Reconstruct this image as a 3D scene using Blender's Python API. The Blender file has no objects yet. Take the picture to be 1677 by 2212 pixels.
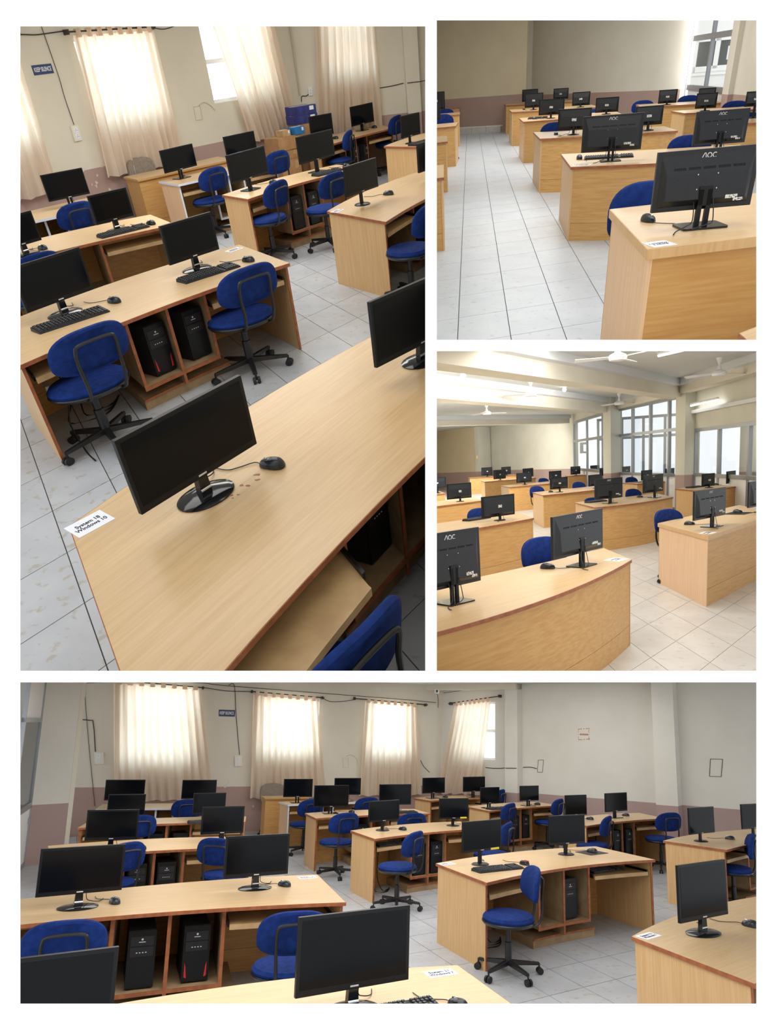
import bpy, bmesh, math, random
from mathutils import Matrix, Vector
random.seed(7)
S = bpy.context.scene
COL = S.collection
# ------------------------------------------------------------------ camera, world, exposure
FPX, PPX, PPY = 1500.0, 880.0, 1280.0          # focal length and principal point of a 1677 x 2212 frame
PITCH = math.radians(14)                       # camera looks down a little
CAMLOC = Vector((0, 0, 2.6))
cam = bpy.data.cameras.new('camera'); camo = bpy.data.objects.new('camera', cam); COL.objects.link(camo)
cam.sensor_fit = 'VERTICAL'; cam.sensor_height = 36.0; cam.sensor_width = 36.0 * 1677 / 2212
cam.lens = FPX / 2212 * 36.0
cam.shift_x = (838.5 - PPX) / 2212; cam.shift_y = (PPY - 1106.0) / 2212
cam.clip_start = 0.05; cam.clip_end = 200
CAMROT = Matrix.Rotation(math.pi / 2 - PITCH, 3, 'X')
camo.matrix_world = Matrix.Translation(CAMLOC) @ CAMROT.to_4x4()
S.camera = camo
W = bpy.data.worlds.new('daylight'); S.world = W; W.use_nodes = True
W.node_tree.nodes['Background'].inputs[0].default_value = (0.97, 0.985, 1.0, 1)
W.node_tree.nodes['Background'].inputs[1].default_value = 1.25
S.view_settings.view_transform = 'Standard'; S.view_settings.look = 'None'
S.view_settings.exposure = 0.0; S.view_settings.gamma = 1.0; S.view_settings.use_curve_mapping = False

CV = Matrix(((1, 0, 0), (0, -1, 0), (0, 0, -1)))
C2W = Matrix.Translation(CAMLOC) @ (CAMROT @ CV).to_4x4()   # x right, y down, z forward  ->  world

def cw(px, py, z):
    'world point at depth z in front of the viewpoint'
    return C2W @ Vector(((px - PPX) / FPX * z, (py - PPY) / FPX * z, z))
ROOM={
1:([[0.99496,-0.06364,-0.07754],[-0.10031,-0.63122,-0.76909],[0.0,0.77299,-0.63442]],2.2794),
2:([[0.99641,-0.05042,-0.06805],[-0.08469,-0.59313,-0.80064],[0.0,0.80353,-0.59527]],1.68),
3:([[0.99823,-0.01098,-0.05845],[-0.05947,-0.18434,-0.98106],[-0.0,0.9828,-0.18467]],1.6731),
4:([[0.99971,-0.0046,0.02375],[0.02419,0.19005,-0.98148],[0.0,0.98176,0.1901]],2.1071),
}
DESK={
1:{"D1":[[-0.761,1.258],[0.974,3.961],[0.542,5.097],[-1.388,2.529]],"D2":[[-2.361,4.568],[-0.726,6.468],[-1.266,7.344],[-2.901,5.444]],"D3":[[-4.025,7.047],[-2.133,8.608],[-2.566,9.324],[-4.262,7.897]],"D4":[[-4.607,9.206],[-3.308,10.253],[-3.744,11.042],[-4.841,9.909]],"D5":[[-2.454,13.936],[-3.724,12.648],[-3.391,12.182],[-2.12,13.47]],"D6":[[-2.626,11.358],[-1.312,12.472],[-1.69,12.952],[-3.004,11.839]],"D7":[[-1.449,9.687],[-0.015,11.242],[-0.4,11.716],[-1.834,10.161]],"D8":[[0.159,7.683],[1.42,9.726],[0.811,10.534],[-0.449,8.492]],"D9":[[0.859,12.692],[2.09,14.269],[1.579,14.703],[0.348,13.127]],"D10":[[-0.714,13.69],[0.612,15.499],[0.354,16.344],[-0.972,14.536]]},
2:{"E1":[[1.416,4.675],[2.882,4.887],[2.726,3.722],[1.26,3.509]],"E2":[[2.439,10.361],[4.455,9.714],[4.026,8.378],[2.214,8.909]],"E3":[[2.875,14.376],[4.788,13.321],[4.642,12.301],[2.694,12.926]],"E4":[[3.438,18.88],[5.491,18.418],[5.255,17.12],[3.266,17.446]],"E5":[[3.934,23.185],[5.926,22.035],[5.763,20.644],[3.771,21.794]],"E6":[[4.492,27.411],[6.442,26.192],[6.286,24.901],[4.335,26.12]],"F1":[[6.18,16.877],[7.691,16.273],[7.6,15.298],[6.089,15.901]],"F2":[[6.559,20.347],[8.205,19.397],[7.945,18.225],[6.3,19.175]],"F3":[[5.811,13.79],[6.704,13.462],[6.399,12.448],[5.506,12.776]],"G1":[[-0.67,10.154],[0.924,10.294],[0.799,8.95],[-0.795,8.81]],"G2":[[-0.144,15.145],[1.45,15.284],[1.326,13.94],[-0.268,13.801]],"G3":[[0.507,19.174],[2.101,19.313],[1.9,17.978],[0.306,17.839]],"G4":[[1.106,24.211],[2.699,24.351],[2.549,23.009],[0.956,22.869]],"G5":[[1.615,28.881],[3.209,29.02],[3.06,27.678],[1.466,27.539]],"H1":[[1.438,2.83],[2.442,3.487],[2.371,2.59],[1.367,1.932]]},
3:{"A1":[[-0.304,4.739],[1.912,6.618],[1.915,5.812],[-0.051,3.545]],"A2":[[-0.006,9.913],[1.896,11.686],[1.938,10.29],[0.037,8.517]],"A3":[[-0.178,15.161],[1.737,16.768],[1.756,15.268],[-0.159,13.661]],"A4":[[-0.751,19.454],[1.164,21.061],[1.23,19.562],[-0.685,17.955]],"B1":[[3.219,13.015],[5.172,14.21],[5.01,12.869],[3.19,11.552]],"B2":[[3.246,17.352],[5.269,18.822],[5.225,17.322],[3.202,15.853]],"B3":[[3.194,22.489],[5.093,23.833],[5.152,22.459],[3.252,21.115]],"B4":[[3.242,28.371],[5.417,29.385],[5.381,27.885],[3.206,26.871]],"B5":[[3.277,34.32],[5.692,34.967],[5.655,33.567],[3.24,32.92]],"C1":[[3.142,8.55],[5.047,10.407],[4.731,8.822],[3.101,7.04]],"C2":[[6.032,15.395],[7.672,16.391],[7.665,15.305],[6.025,14.308]],"C3":[[6.164,19.476],[8.094,20.704],[8.164,19.72],[6.234,18.492]],"C4":[[6.795,28.983],[8.298,29.53],[8.103,28.245],[6.599,27.698]],"C5":[[6.988,24.453],[8.302,25.055],[8.037,23.647],[6.722,23.045]]},
4:{"Q1":[[-2.84,4.82],[-0.424,5.803],[-0.769,6.804],[-3.042,5.523]],"Q2":[[-3.46,7.256],[-1.668,8.188],[-2.039,8.867],[-3.831,7.935]],"Q3":[[-4.121,9.264],[-2.194,10.184],[-2.309,10.758],[-4.236,9.839]],"Q4":[[-4.721,11.166],[-3.06,11.705],[-3.243,12.384],[-4.903,11.846]],"Q5":[[-1.938,14.078],[-2.687,13.754],[-2.545,13.393],[-1.797,13.717]],"Q6":[[-1.959,12.425],[-0.788,13.066],[-1.015,13.465],[-2.187,12.825]],"Q7":[[-1.268,10.73],[0.452,11.665],[0.21,12.235],[-1.51,11.3]],"Q8":[[-0.325,8.951],[1.209,10.124],[0.865,10.766],[-0.669,9.593]],"Q9":[[0.779,6.628],[2.776,7.992],[2.344,8.794],[0.362,7.481]],"Q10":[[3.912,8.762],[5.776,10.11],[5.238,10.714],[3.374,9.366]],"Q11":[[1.99,4.204],[3.789,5.638],[3.38,6.495],[1.581,5.062]],"Q12":[[-1.474,2.505],[0.705,3.512],[0.346,4.392],[-1.833,3.385]],"Q13":[[1.484,12.189],[2.92,13.345],[2.608,13.929],[1.172,12.773]],"Q14":[[0.545,13.615],[1.635,14.399],[1.321,14.862],[0.231,14.079]],"Q15":[[2.711,10.615],[4.297,11.773],[4.092,12.464],[2.505,11.306]]},
}
MON={
1:{"D1a":[-0.822,2.657,52.3,0.66,0.322,0.1],"D1b":[0.228,3.953,45.9,0.795,0.342,0.1],"D2a":[-2.382,5.613,53.4,0.585,0.306,0.1],"D2b":[-1.53,6.56,49.2,0.54,0.298,0.1],"D3a":[-3.479,7.825,54.6,0.415,0.27,0.09],"D3b":[-2.751,8.584,47.3,0.465,0.274,0.1],"D4a":[-3.825,10.429,40.0,0.545,0.294,0.1],"D6a":[-2.652,11.889,54.1,0.625,0.278,0.11],"D6b":[-1.837,12.593,48.8,0.61,0.278,0.13],"D7a":[-1.46,10.298,57.1,0.735,0.302,0.13],"D7b":[-0.63,11.2,51.4,0.735,0.31,0.145],"D8a":[-0.046,8.64,52.6,0.57,0.278,0.125],"D8b":[0.845,9.888,52.3,0.67,0.298,0.1],"D10a":[-0.665,14.346,40.0,0.49,0.302,0.1],"D10b":[0.055,15.554,52.6,0.685,0.298,0.1],"D9a":[0.788,13.13,46.7,0.465,0.29,0.1]},
2:{"E1a":[1.664,3.956,0.7,0.511,0.264,0.078],"E2a":[2.721,9.172,-10.7,0.655,0.342,0.095],"E2b":[3.825,8.893,-5.4,0.56,0.31,0.1],"E3a":[3.275,13.138,-26.0,0.525,0.282,0.065],"E3b":[4.333,12.763,-8.7,0.415,0.246,0.07],"E4a":[3.929,17.804,-26.0,0.545,0.274,0.065],"E4b":[5.055,17.587,-26.0,0.475,0.258,0.035],"E5a":[4.373,21.949,-26.0,0.48,0.302,0.055],"E5b":[5.445,21.301,-26.0,0.445,0.282,0.035],"E6a":[5.068,26.078,-26.0,0.495,0.306,0.05],"E6b":[5.923,25.635,-26.0,0.455,0.27,0.055],"F2a":[6.885,19.136,-26.0,0.4,0.254,0.03],"F2b":[7.666,18.849,-26.0,0.36,0.234,0.03],"F1a":[6.528,16.026,-26.0,0.38,0.242,0.045],"F3a":[6.293,13.448,-26.0,0.32,0.202,0.155],"G4a":[2.003,23.851,-26.0,0.47,0.406,0.12],"G3a":[1.436,18.772,-26.0,0.445,0.318,0.11]},
3:{"A1a":[1.425,5.662,46.0,0.795,0.338,0.1],"A1b":[0.287,4.486,41.1,0.565,0.366,0.1],"A2a":[1.406,10.214,38.4,0.68,0.306,0.06],"A3a":[1.267,15.349,31.5,0.655,0.33,0.065],"A4a":[1.015,19.926,46.0,0.795,0.294,0.14],"B1a":[3.638,12.274,30.0,0.67,0.35,0.085],"B1b":[4.698,13.047,41.3,0.715,0.322,0.1],"B2a":[3.76,16.692,30.0,0.55,0.266,0.085],"B2b":[4.852,17.49,35.2,0.51,0.278,0.06],"B3a":[3.875,22.029,30.0,0.605,0.294,0.08],"B3b":[5.028,22.82,30.0,0.52,0.278,0.075],"B4a":[3.918,27.746,30.0,0.6,0.354,0.05],"B4b":[5.145,28.319,30.0,0.54,0.33,0.055],"B5a":[4.137,33.56,30.0,0.63,0.37,0.075],"B5b":[5.093,33.806,30.0,0.565,0.35,0.065],"C4a":[7.058,28.307,30.0,0.515,0.314,0.035],"C4b":[7.918,28.629,30.0,0.465,0.306,0.035],"C5a":[6.979,23.989,30.0,0.475,0.266,0.065],"C5b":[7.68,23.897,30.0,0.405,0.258,0.08],"C3a":[6.695,19.08,30.0,0.42,0.266,0.055],"C3b":[7.56,19.696,35.7,0.42,0.286,0.03],"C2a":[6.601,15.037,30.0,0.415,0.27,0.03],"C2b":[7.242,15.358,44.2,0.485,0.262,0.05],"C1a":[3.477,7.868,39.9,0.73,0.322,0.1],"C1b":[4.738,9.169,39.6,0.795,0.33,0.085]},
4:{"Q1a":[-2.354,5.438,30.8,0.58,0.33,0.1],"Q1b":[-1.211,6.176,28.0,0.55,0.33,0.1],"Q2a":[-3.1,7.796,20.0,0.52,0.31,0.1],"Q2b":[-2.068,8.392,25.8,0.485,0.302,0.1],"Q3a":[-3.691,9.688,22.6,0.47,0.282,0.1],"Q3b":[-2.702,10.134,24.7,0.445,0.282,0.1],"Q4a":[-4.455,11.57,20.0,0.595,0.318,0.1],"Q4b":[-3.397,12.033,20.0,0.555,0.306,0.1],"Q6a":[-1.845,12.716,20.0,0.515,0.31,0.1],"Q6b":[-1.007,13.181,20.1,0.5,0.298,0.115],"Q7a":[-1.113,11.315,21.1,0.56,0.33,0.1],"Q7b":[-0.117,11.86,20.0,0.555,0.326,0.1],"Q8a":[-0.239,9.648,38.0,0.5,0.266,0.12],"Q8b":[0.735,10.261,20.0,0.45,0.278,0.1],"Q9a":[0.824,7.455,37.6,0.54,0.298,0.135],"Q9b":[1.857,8.155,26.9,0.505,0.31,0.115],"Q10a":[3.879,9.371,32.5,0.525,0.326,0.1],"Q10b":[4.88,10.014,28.6,0.54,0.326,0.1],"Q11a":[2.117,5.161,32.5,0.54,0.37,0.1],"Q12a":[-0.216,3.696,28.7,0.605,0.354,0.1],"Q12b":[-1.47,3.093,28.8,0.6,0.3,0.1],"Q13a":[1.529,12.581,25.5,0.39,0.274,0.085],"Q13b":[2.316,13.133,27.2,0.42,0.262,0.095],"Q14a":[0.611,14.089,30.3,0.515,0.294,0.1],"Q14b":[1.442,14.482,31.7,0.545,0.29,0.115],"Q15a":[2.698,11.201,28.6,0.43,0.302,0.08],"Q15b":[3.462,11.668,35.0,0.54,0.29,0.1]},
}
CHAIR={
1:{"D2a":[-2.11,4.907,50,1.0],"D2b":[-1.161,6.061,46,1.0],"D7a":[-1.285,9.933,60,1.0],"D7b":[-0.571,10.219,50,0.99],"D8a":[0.37,7.687,60,1.0],"D6a":[-2.3,11.66,48,1.0],"D6b":[-1.45,12.48,48,1.03],"D4a":[-3.696,9.876,45,1.0],"D3a":[-3.288,7.319,48,0.99],"D10a":[-0.435,14.286,75,1.01],"D10b":[0.486,15.672,60,1.04],"D1a":[-0.345,1.70,52,1.0]},
2:{"E1a":[1.72,4.7,175,1.17],"E2a":[3.878,9.713,172,0.97],"E3a":[3.2,14.1,168,0.97],"E4a":[5.043,18.531,165,0.9],"F2a":[6.683,20.224,160,0.91],"F2b":[7.61,19.716,160,0.96],"F1a":[7.268,16.345,160,0.94],"F3a":[6.281,13.56,160,0.9],"G4a":[2.286,24.3,180,0.94],"G3a":[1.778,19.533,180,1.01]},
3:{"A1a":[1.411,6.28,215,1.01],"A2a":[1.363,10.963,218,0.98],"B1a":[3.786,13.232,215,0.88],"B1b":[4.757,13.802,218,0.98],"B2a":[3.514,17.35,218,0.99],"B2b":[4.815,18.318,218,0.99],"B3a":[4.963,23.62,218,0.96],"C1a":[3.483,8.641,215,0.99],"C3a":[6.658,19.699,218,0.98],"C4a":[7.959,29.571,218,1.0],"C5a":[7.818,24.855,218,0.98]},
4:{"Q1a":[-2.14,4.801,24,1.0],"Q1b":[-0.763,5.188,18,0.99],"Q2a":[-2.964,7.54,55,1.0],"Q2b":[-1.924,8.03,-10,1.0],"Q3a":[-3.573,9.663,40,1.0],"Q4b":[-3.503,11.701,25,1.0],"Q6a":[-1.636,12.158,38,1.0],"Q6b":[-0.712,12.881,30,0.98],"Q7a":[-0.931,10.441,36,1.0],"Q7b":[0.064,11.16,28,0.93],"Q8a":[-0.037,8.738,62,1.0],"Q8b":[1.203,9.757,65,1.0],"Q9a":[0.967,6.594,95,1.0],"Q13a":[1.621,12.236,55,1.0],"Q13b":[2.652,13.195,55,1.0],"Q14b":[1.78,14.55,60,1.03],"Q15a":[2.818,10.738,60,1.0],"Q15b":[4.1,11.492,20,1.0],"Q10a":[4.116,9.085,70,1.01]},
}

M = {}
for _i, (_R, _h) in ROOM.items():
    M[_i] = C2W @ Matrix(_R).to_4x4() @ Matrix.Translation((0, 0, -_h))

def area(name, mat, sx, sy, power, col=(1, 1, 1)):
    l = bpy.data.lights.new(name, 'AREA'); l.shape = 'RECTANGLE'; l.size = sx; l.size_y = sy
    l.energy = power; l.color = col
    o = bpy.data.objects.new(name, l); COL.objects.link(o); o.matrix_world = mat; o.visible_camera = True
    return o
def room_light(r, loc, sx, sy, power, col=(1, 1, 1), rz=0, rx=0):
    'added area light without a fixture, shining down (rx tips it)'
    return area('added_fill_light', M[r] @ Matrix.Translation(loc) @ Matrix.Rotation(rz, 4, 'Z') @ Matrix.Rotation(rx, 4, 'X'), sx, sy, power, col)  # added fill light, not a panel the room has
def radial_light(px, py, z, sx, sz, power, col=(1, 1, 1)):
    'added area light, kept edge-on and out of view under a sloping partition that runs away from the viewpoint'
    dy = (py - PPY) / FPX
    f = Vector((0, dy, 1)).normalized(); x = Vector((1, 0, 0)); n = f.cross(x)   # n points down
    if n.y < 0: n = -n
    R = Matrix((x, f, -n)).transposed()
    if R.determinant() < 0: R = Matrix((-x, f, -n)).transposed()
    c = Vector(((px - PPX) / FPX * z, dy * z, z))
    return area('added_fill_light', C2W @ Matrix.Translation(c) @ R.to_4x4(), sx, sz, power, col)  # added fill light with no real lamp behind it
CW = (1.0, 0.985, 0.96)
# top-left room: unseen lights added overhead
room_light(1, (-.5, 2.4, 3.05), 2.0, 1.6, 8, CW); room_light(1, (-1.2, 5.0, 3.0), 2.4, 2.4, 48, CW); room_light(1, (-2.0, 9.6, 3.0), 3.0, 2.2, 110, CW); room_light(1, (0.1, 12.4, 3.0), 2.0, 2.0, 60, CW)
# top-right room: unseen overhead lights added to brighten it
room_light(2, (2.2, 4.6, 3.3), 2.6, 2.6, 62, CW); room_light(2, (3.0, 10.5, 3.3), 3.6, 3.0, 105, CW); room_light(2, (4.2, 17.5, 3.3), 4.0, 4.0, 165, CW); room_light(2, (4.2, 21.8, 3.3), 3.0, 3.0, 90, CW)
# middle-right room
radial_light(1290, 752, 5.2, 1.6, 3.0, 60, CW); radial_light(1290, 752, 9.2, 3.0, 3.0, 110, CW)  # added lights, hidden edge-on under the upper partition
BACKW = math.pi / 2 - .5
room_light(3, (3.4, 14.0, 3.05), 8.0, .35, 170, CW, math.radians(53.5), BACKW); room_light(3, (3.3, 18.2, 3.05), 8.0, .35, 240, CW, math.radians(56), BACKW); room_light(3, (3.6, 28.4, 3.05), 7.0, .3, 420, CW, math.radians(37), BACKW)  # added strips behind the beams, facing away, brighten the back of the room
room_light(3, (9.6, 32.6, 2.2), 4.0, 3.0, 260, (1, 1, 1), 0, math.pi / 2)  # added upright light that brightens the corridor wall outside the window
room_light(3, (7.75, 14.3, 2.95), .5, 5.0, 50, CW)  # added light above the glazing, brightens the cabin behind it
room_light(2, (9.6, 21.6, 2.2), 3.0, 3.0, 240, (1, 1, 1), math.radians(-20), math.pi / 2)  # added light outside the glazing, turned onto the corridor wall
# bottom room
radial_light(700, 1468, 4.2, 3.4, 2.4, 75, CW); radial_light(800, 1468, 8.0, 6.0, 3.0, 140, CW); radial_light(1000, 1468, 11.8, 6.0, 2.6, 90, CW)  # added lights, hidden edge-on under the deck partition

# ------------------------------------------------------------------ materials
def lin(c): return tuple((x / 12.92 if x <= .04045 else ((x + .055) / 1.055) ** 2.4) for x in c)
def rgb(r, g, b): return lin((r / 255, g / 255, b / 255)) + (1,)
MATS = {}
def mat(name, col, rough=.5, metal=0, spec=.5, coat=0, emit=None, estr=1.0):
    if name in MATS: return MATS[name]
    m = bpy.data.materials.new(name); m.use_nodes = True; b = m.node_tree.nodes['Principled BSDF']
    b.inputs['Base Color'].default_value = col; b.inputs['Roughness'].default_value = rough
    b.inputs['Metallic'].default_value = metal; b.inputs['Specular IOR Level'].default_value = spec
    if coat: b.inputs['Coat Weight'].default_value = coat; b.inputs['Coat Roughness'].default_value = .12
    if emit: b.inputs['Emission Color'].default_value = emit; b.inputs['Emission Strength'].default_value = estr
    MATS[name] = m; return m
def nodes(m):
    t = m.node_tree; return t, t.nodes, t.links, t.nodes['Principled BSDF']
def noisy(name, c1, c2, scale=(1, 1, 1), nscale=4.0, detail=6, rough=.5, spec=.5, lo=.35, hi=.65, bump=0, rnd=False, c3=None, s3=2.0, lo3=.55, hi3=.7, metal=0, coat=0):
    if name in MATS: return MATS[name]
    m = mat(name, c1, rough, metal, spec, coat); t, N, L, b = nodes(m)
    tc = N.new('ShaderNodeTexCoord'); mp = N.new('ShaderNodeMapping'); mp.inputs['Scale'].default_value = scale
    if rnd:
        oi = N.new('ShaderNodeObjectInfo'); ad = N.new('ShaderNodeVectorMath'); ad.operation = 'MULTIPLY_ADD'
        cb = N.new('ShaderNodeCombineXYZ'); L.new(oi.outputs['Random'], cb.inputs[0]); L.new(oi.outputs['Random'], cb.inputs[1])
        ad.inputs[1].default_value = (37, 53, 0); L.new(cb.outputs[0], ad.inputs[0]); L.new(tc.outputs['Object'], ad.inputs[2]); L.new(ad.outputs[0], mp.inputs[0])
    else: L.new(tc.outputs['Object'], mp.inputs[0])
    n = N.new('ShaderNodeTexNoise'); n.inputs['Scale'].default_value = nscale; n.inputs['Detail'].default_value = detail; L.new(mp.outputs[0], n.inputs[0])
    r = N.new('ShaderNodeValToRGB'); r.color_ramp.elements[0].position = lo; r.color_ramp.elements[1].position = hi
    r.color_ramp.elements[0].color = c1; r.color_ramp.elements[1].color = c2; L.new(n.outputs['Fac'], r.inputs[0])
    out = r.outputs[0]
    if c3:
        n2 = N.new('ShaderNodeTexNoise'); n2.inputs['Scale'].default_value = s3; n2.inputs['Detail'].default_value = 8; L.new(mp.outputs[0], n2.inputs[0])
        r2 = N.new('ShaderNodeValToRGB'); r2.color_ramp.elements[0].position = lo3; r2.color_ramp.elements[1].position = hi3
        r2.color_ramp.elements[0].color = (0, 0, 0, 1); r2.color_ramp.elements[1].color = (1, 1, 1, 1); L.new(n2.outputs['Fac'], r2.inputs[0])
        mx = N.new('ShaderNodeMixRGB'); L.new(r2.outputs[0], mx.inputs[0]); L.new(out, mx.inputs[1]); mx.inputs[2].default_value = c3; out = mx.outputs[0]
    L.new(out, b.inputs['Base Color'])
    if bump:
        bp_ = N.new('ShaderNodeBump'); bp_.inputs['Strength'].default_value = bump; bp_.inputs['Distance'].default_value = .01
        L.new(n.outputs['Fac'], bp_.inputs['Height']); L.new(bp_.outputs[0], b.inputs['Normal'])
    return m
wood_top = noisy('laminate_top', rgb(204, 172, 128), rgb(213, 182, 139), (1.2, 22, 22), 3.0, 5, .33, .5, c3=rgb(199, 166, 121), s3=1.4, lo3=.5, hi3=.75)
wood_end = noisy('laminate_end', rgb(203, 163, 113), rgb(214, 178, 130), (26, 26, 1.0), 2.6, 5, .4, .4)
wood_back = noisy('laminate_back', rgb(194, 146, 86), rgb(206, 162, 102), (1.0, 20, 20), 2.6, 5, .42, .4)
wood_pale = noisy('laminate_pale', rgb(222, 184, 146), rgb(232, 198, 164), (26, 26, 1.0), 2.4, 5, .4, .4)
edge_brown = noisy('edging_brown', rgb(142, 82, 50), rgb(166, 100, 64), (4, 4, 4), 5, 4, .45, .4)
edge_white = mat('edging_white', rgb(215, 220, 232), .4)
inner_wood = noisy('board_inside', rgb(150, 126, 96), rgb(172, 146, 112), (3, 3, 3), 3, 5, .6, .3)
tray_wood = noisy('tray_board', rgb(178, 146, 104), rgb(194, 162, 118), (3, 3, 3), 3, 5, .5, .3)
black = mat('black_plastic', (.008, .009, .011, 1), .34, 0, .25)
black2 = mat('black_plastic_soft', (.014, .015, .018, 1), .55, 0, .4)
gloss = mat('black_gloss', (.006, .007, .009, 1), .10, 0, .5)
screen = mat('screen_glass', (.004, .005, .007, 1), .13, 0, .16)
shellm = noisy('monitor_back_shell', (.011, .0125, .016, 1), (.014, .016, .02, 1), (1, 1, 1), 60, 3, .36, .35)
logo_w = mat('printed_grey', rgb(205, 208, 212), .5)
slotm = mat('vent_dark', (.002, .002, .003, 1), .8)
sticker = noisy('sticker_print', rgb(225, 225, 222), rgb(70, 70, 75), (1, 1, 1), 140, 2, .6, .3, .52, .56)
chrome = mat('chrome', rgb(200, 204, 210), .18, 1)
fabric = noisy('blue_fabric', rgb(14, 38, 98), rgb(20, 50, 120), (1, 1, 1), 26, 6, .85, .2, bump=.15)
tube_blk = mat('black_steel_tube', (.012, .013, .016, 1), .32, 0, .5)
keyk = mat('keycap_black', (.012, .013, .016, 1), .45)
keyp = mat('keycap_print', rgb(150, 152, 158), .5)
mousem = mat('mouse_black', (.012, .015, .02, 1), .22, 0, .5)
red = mat('red_plastic', rgb(200, 38, 40), .35)
paper = mat('white_paper', rgb(236, 238, 246), .7)
ink = mat('ink_dark', rgb(28, 32, 62), .6)
yellow = mat('yellow_label', rgb(222, 212, 50), .6)
tile_c = noisy('floor_tile_cool', rgb(196, 203, 212), rgb(206, 212, 220), (1, 1, 1), 3, 5, .35, .5, rnd=True, c3=rgb(184, 188, 192), s3=16, lo3=.6, hi3=.68)
tile_w = noisy('floor_tile_warm', rgb(196, 192, 188), rgb(208, 205, 202), (1, 1, 1), 3, 5, .32, .5, rnd=True, c3=rgb(188, 182, 174), s3=14, lo3=.59, hi3=.68)
tile_g = noisy('floor_tile_grey', rgb(176, 180, 186), rgb(188, 191, 196), (1, 1, 1), 3, 5, .35, .5, rnd=True, c3=rgb(172, 168, 160), s3=14, lo3=.58, hi3=.66)
grout = mat('tile_joint', rgb(96, 92, 90), .9)
alu = mat('aluminium', rgb(168, 172, 178), .35, .6)
white_pl = mat('white_plastic', rgb(226, 222, 208), .45)
white_paint = mat('white_paint', rgb(240, 240, 240), .6)
front_white = mat('front_wall_white', (.93, .93, .93, 1), .9, 0, .1)
cream = noisy('cream_plaster', rgb(222, 216, 199), rgb(228, 222, 206), (1, 1, 1), 1.5, 6, .8, .2)
cream_d = noisy('cream_plaster_old', rgb(214, 205, 182), rgb(221, 212, 190), (1, 1, 1), 1.5, 6, .8, .2)
ceilm = mat('ceiling_paint', rgb(214, 216, 214), .8)
cornice = mat('cornice_paint', rgb(222, 224, 226), .7)
cardboard = noisy('cardboard', rgb(160, 122, 84), rgb(176, 136, 96), (1, 1, 1), 8, 4, .8, .2)
blue_box = noisy('blue_carton', rgb(40, 46, 108), rgb(54, 62, 130), (1, 1, 1), 12, 3, .4, .4)
cyan_box = mat('light_blue_carton', rgb(40, 120, 180), .4)
sign_blue = mat('sign_blue', rgb(36, 56, 104), .4)
grey_fab = noisy('grey_fabric', rgb(140, 128, 116), rgb(154, 142, 130), (1, 1, 1), 30, 4, .9, .2)
wire_m = mat('wire_dark', rgb(58, 50, 44), .6)
wire_b = mat('wire_black', (.008, .008, .009, 1), .5)
conduit_m = mat('conduit_cream', rgb(196, 188, 168), .5)
dark_glass = mat('dark_window_glass', rgb(56, 66, 72), .1, 0, .5)
rail_m = mat('drawer_rail', (.01, .01, .011, 1), .35, .5)
tube_emit = mat('lit_tube', (1, 1, 1, 1), .5, emit=(1, 1, 1, 1), estr=9)
def glass_mat():
    m = bpy.data.materials.new('window_glass'); m.use_nodes = True; t = m.node_tree; t.nodes.clear()
    o = t.nodes.new('ShaderNodeOutputMaterial'); mx = t.nodes.new('ShaderNodeMixShader'); tr = t.nodes.new('ShaderNodeBsdfTransparent'); gl = t.nodes.new('ShaderNodeBsdfGlossy')
    tr.inputs[0].default_value = (.93, .95, .96, 1); gl.inputs['Roughness'].default_value = .02
    lw = t.nodes.new('ShaderNodeLayerWeight'); lw.inputs[0].default_value = .5; pw = t.nodes.new('ShaderNodeMath'); pw.operation = 'POWER'; pw.inputs[1].default_value = 6.0; t.links.new(lw.outputs['Facing'], pw.inputs[0])
    fr = t.nodes.new('ShaderNodeMath'); fr.operation = 'MULTIPLY_ADD'; fr.inputs[1].default_value = .5; fr.inputs[2].default_value = .04; t.links.new(pw.outputs[0], fr.inputs[0])
    t.links.new(fr.outputs[0], mx.inputs[0]); t.links.new(tr.outputs[0], mx.inputs[1]); t.links.new(gl.outputs[0], mx.inputs[2]); t.links.new(mx.outputs[0], o.inputs[0])
    return m
glass = glass_mat()
def frosted_mat():
    m = bpy.data.materials.new('louvre_glass'); m.use_nodes = True; t = m.node_tree; t.nodes.clear()
    o = t.nodes.new('ShaderNodeOutputMaterial'); a = t.nodes.new('ShaderNodeAddShader'); d = t.nodes.new('ShaderNodeBsdfDiffuse'); tr = t.nodes.new('ShaderNodeBsdfTranslucent')
    d.inputs[0].default_value = (.25, .28, .3, 1); tr.inputs[0].default_value = (.6, .68, .72, 1)
    t.links.new(d.outputs[0], a.inputs[0]); t.links.new(tr.outputs[0], a.inputs[1]); t.links.new(a.outputs[0], o.inputs[0]); return m
louvre_glass = frosted_mat()
def curtain_mat():
    m = bpy.data.materials.new('curtain_cloth'); m.use_nodes = True; t = m.node_tree; t.nodes.clear(); N = t.nodes; L = t.links
    o = N.new('ShaderNodeOutputMaterial'); a = N.new('ShaderNodeMixShader'); a.inputs[0].default_value = .45; d = N.new('ShaderNodeBsdfDiffuse'); tr = N.new('ShaderNodeBsdfTranslucent')
    tc = N.new('ShaderNodeTexCoord'); n = N.new('ShaderNodeTexNoise'); n.inputs['Scale'].default_value = 60; L.new(tc.outputs['Object'], n.inputs[0])
    r = N.new('ShaderNodeValToRGB'); r.color_ramp.elements[0].color = rgb(230, 216, 196); r.color_ramp.elements[1].color = rgb(240, 229, 212); L.new(n.outputs['Fac'], r.inputs[0])
    L.new(r.outputs[0], d.inputs[0]); tr.inputs[0].default_value = rgb(246, 222, 202)
    L.new(d.outputs[0], a.inputs[1]); L.new(tr.outputs[0], a.inputs[2]); L.new(a.outputs[0], o.inputs[0]); return m
curtain_m = curtain_mat()
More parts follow.
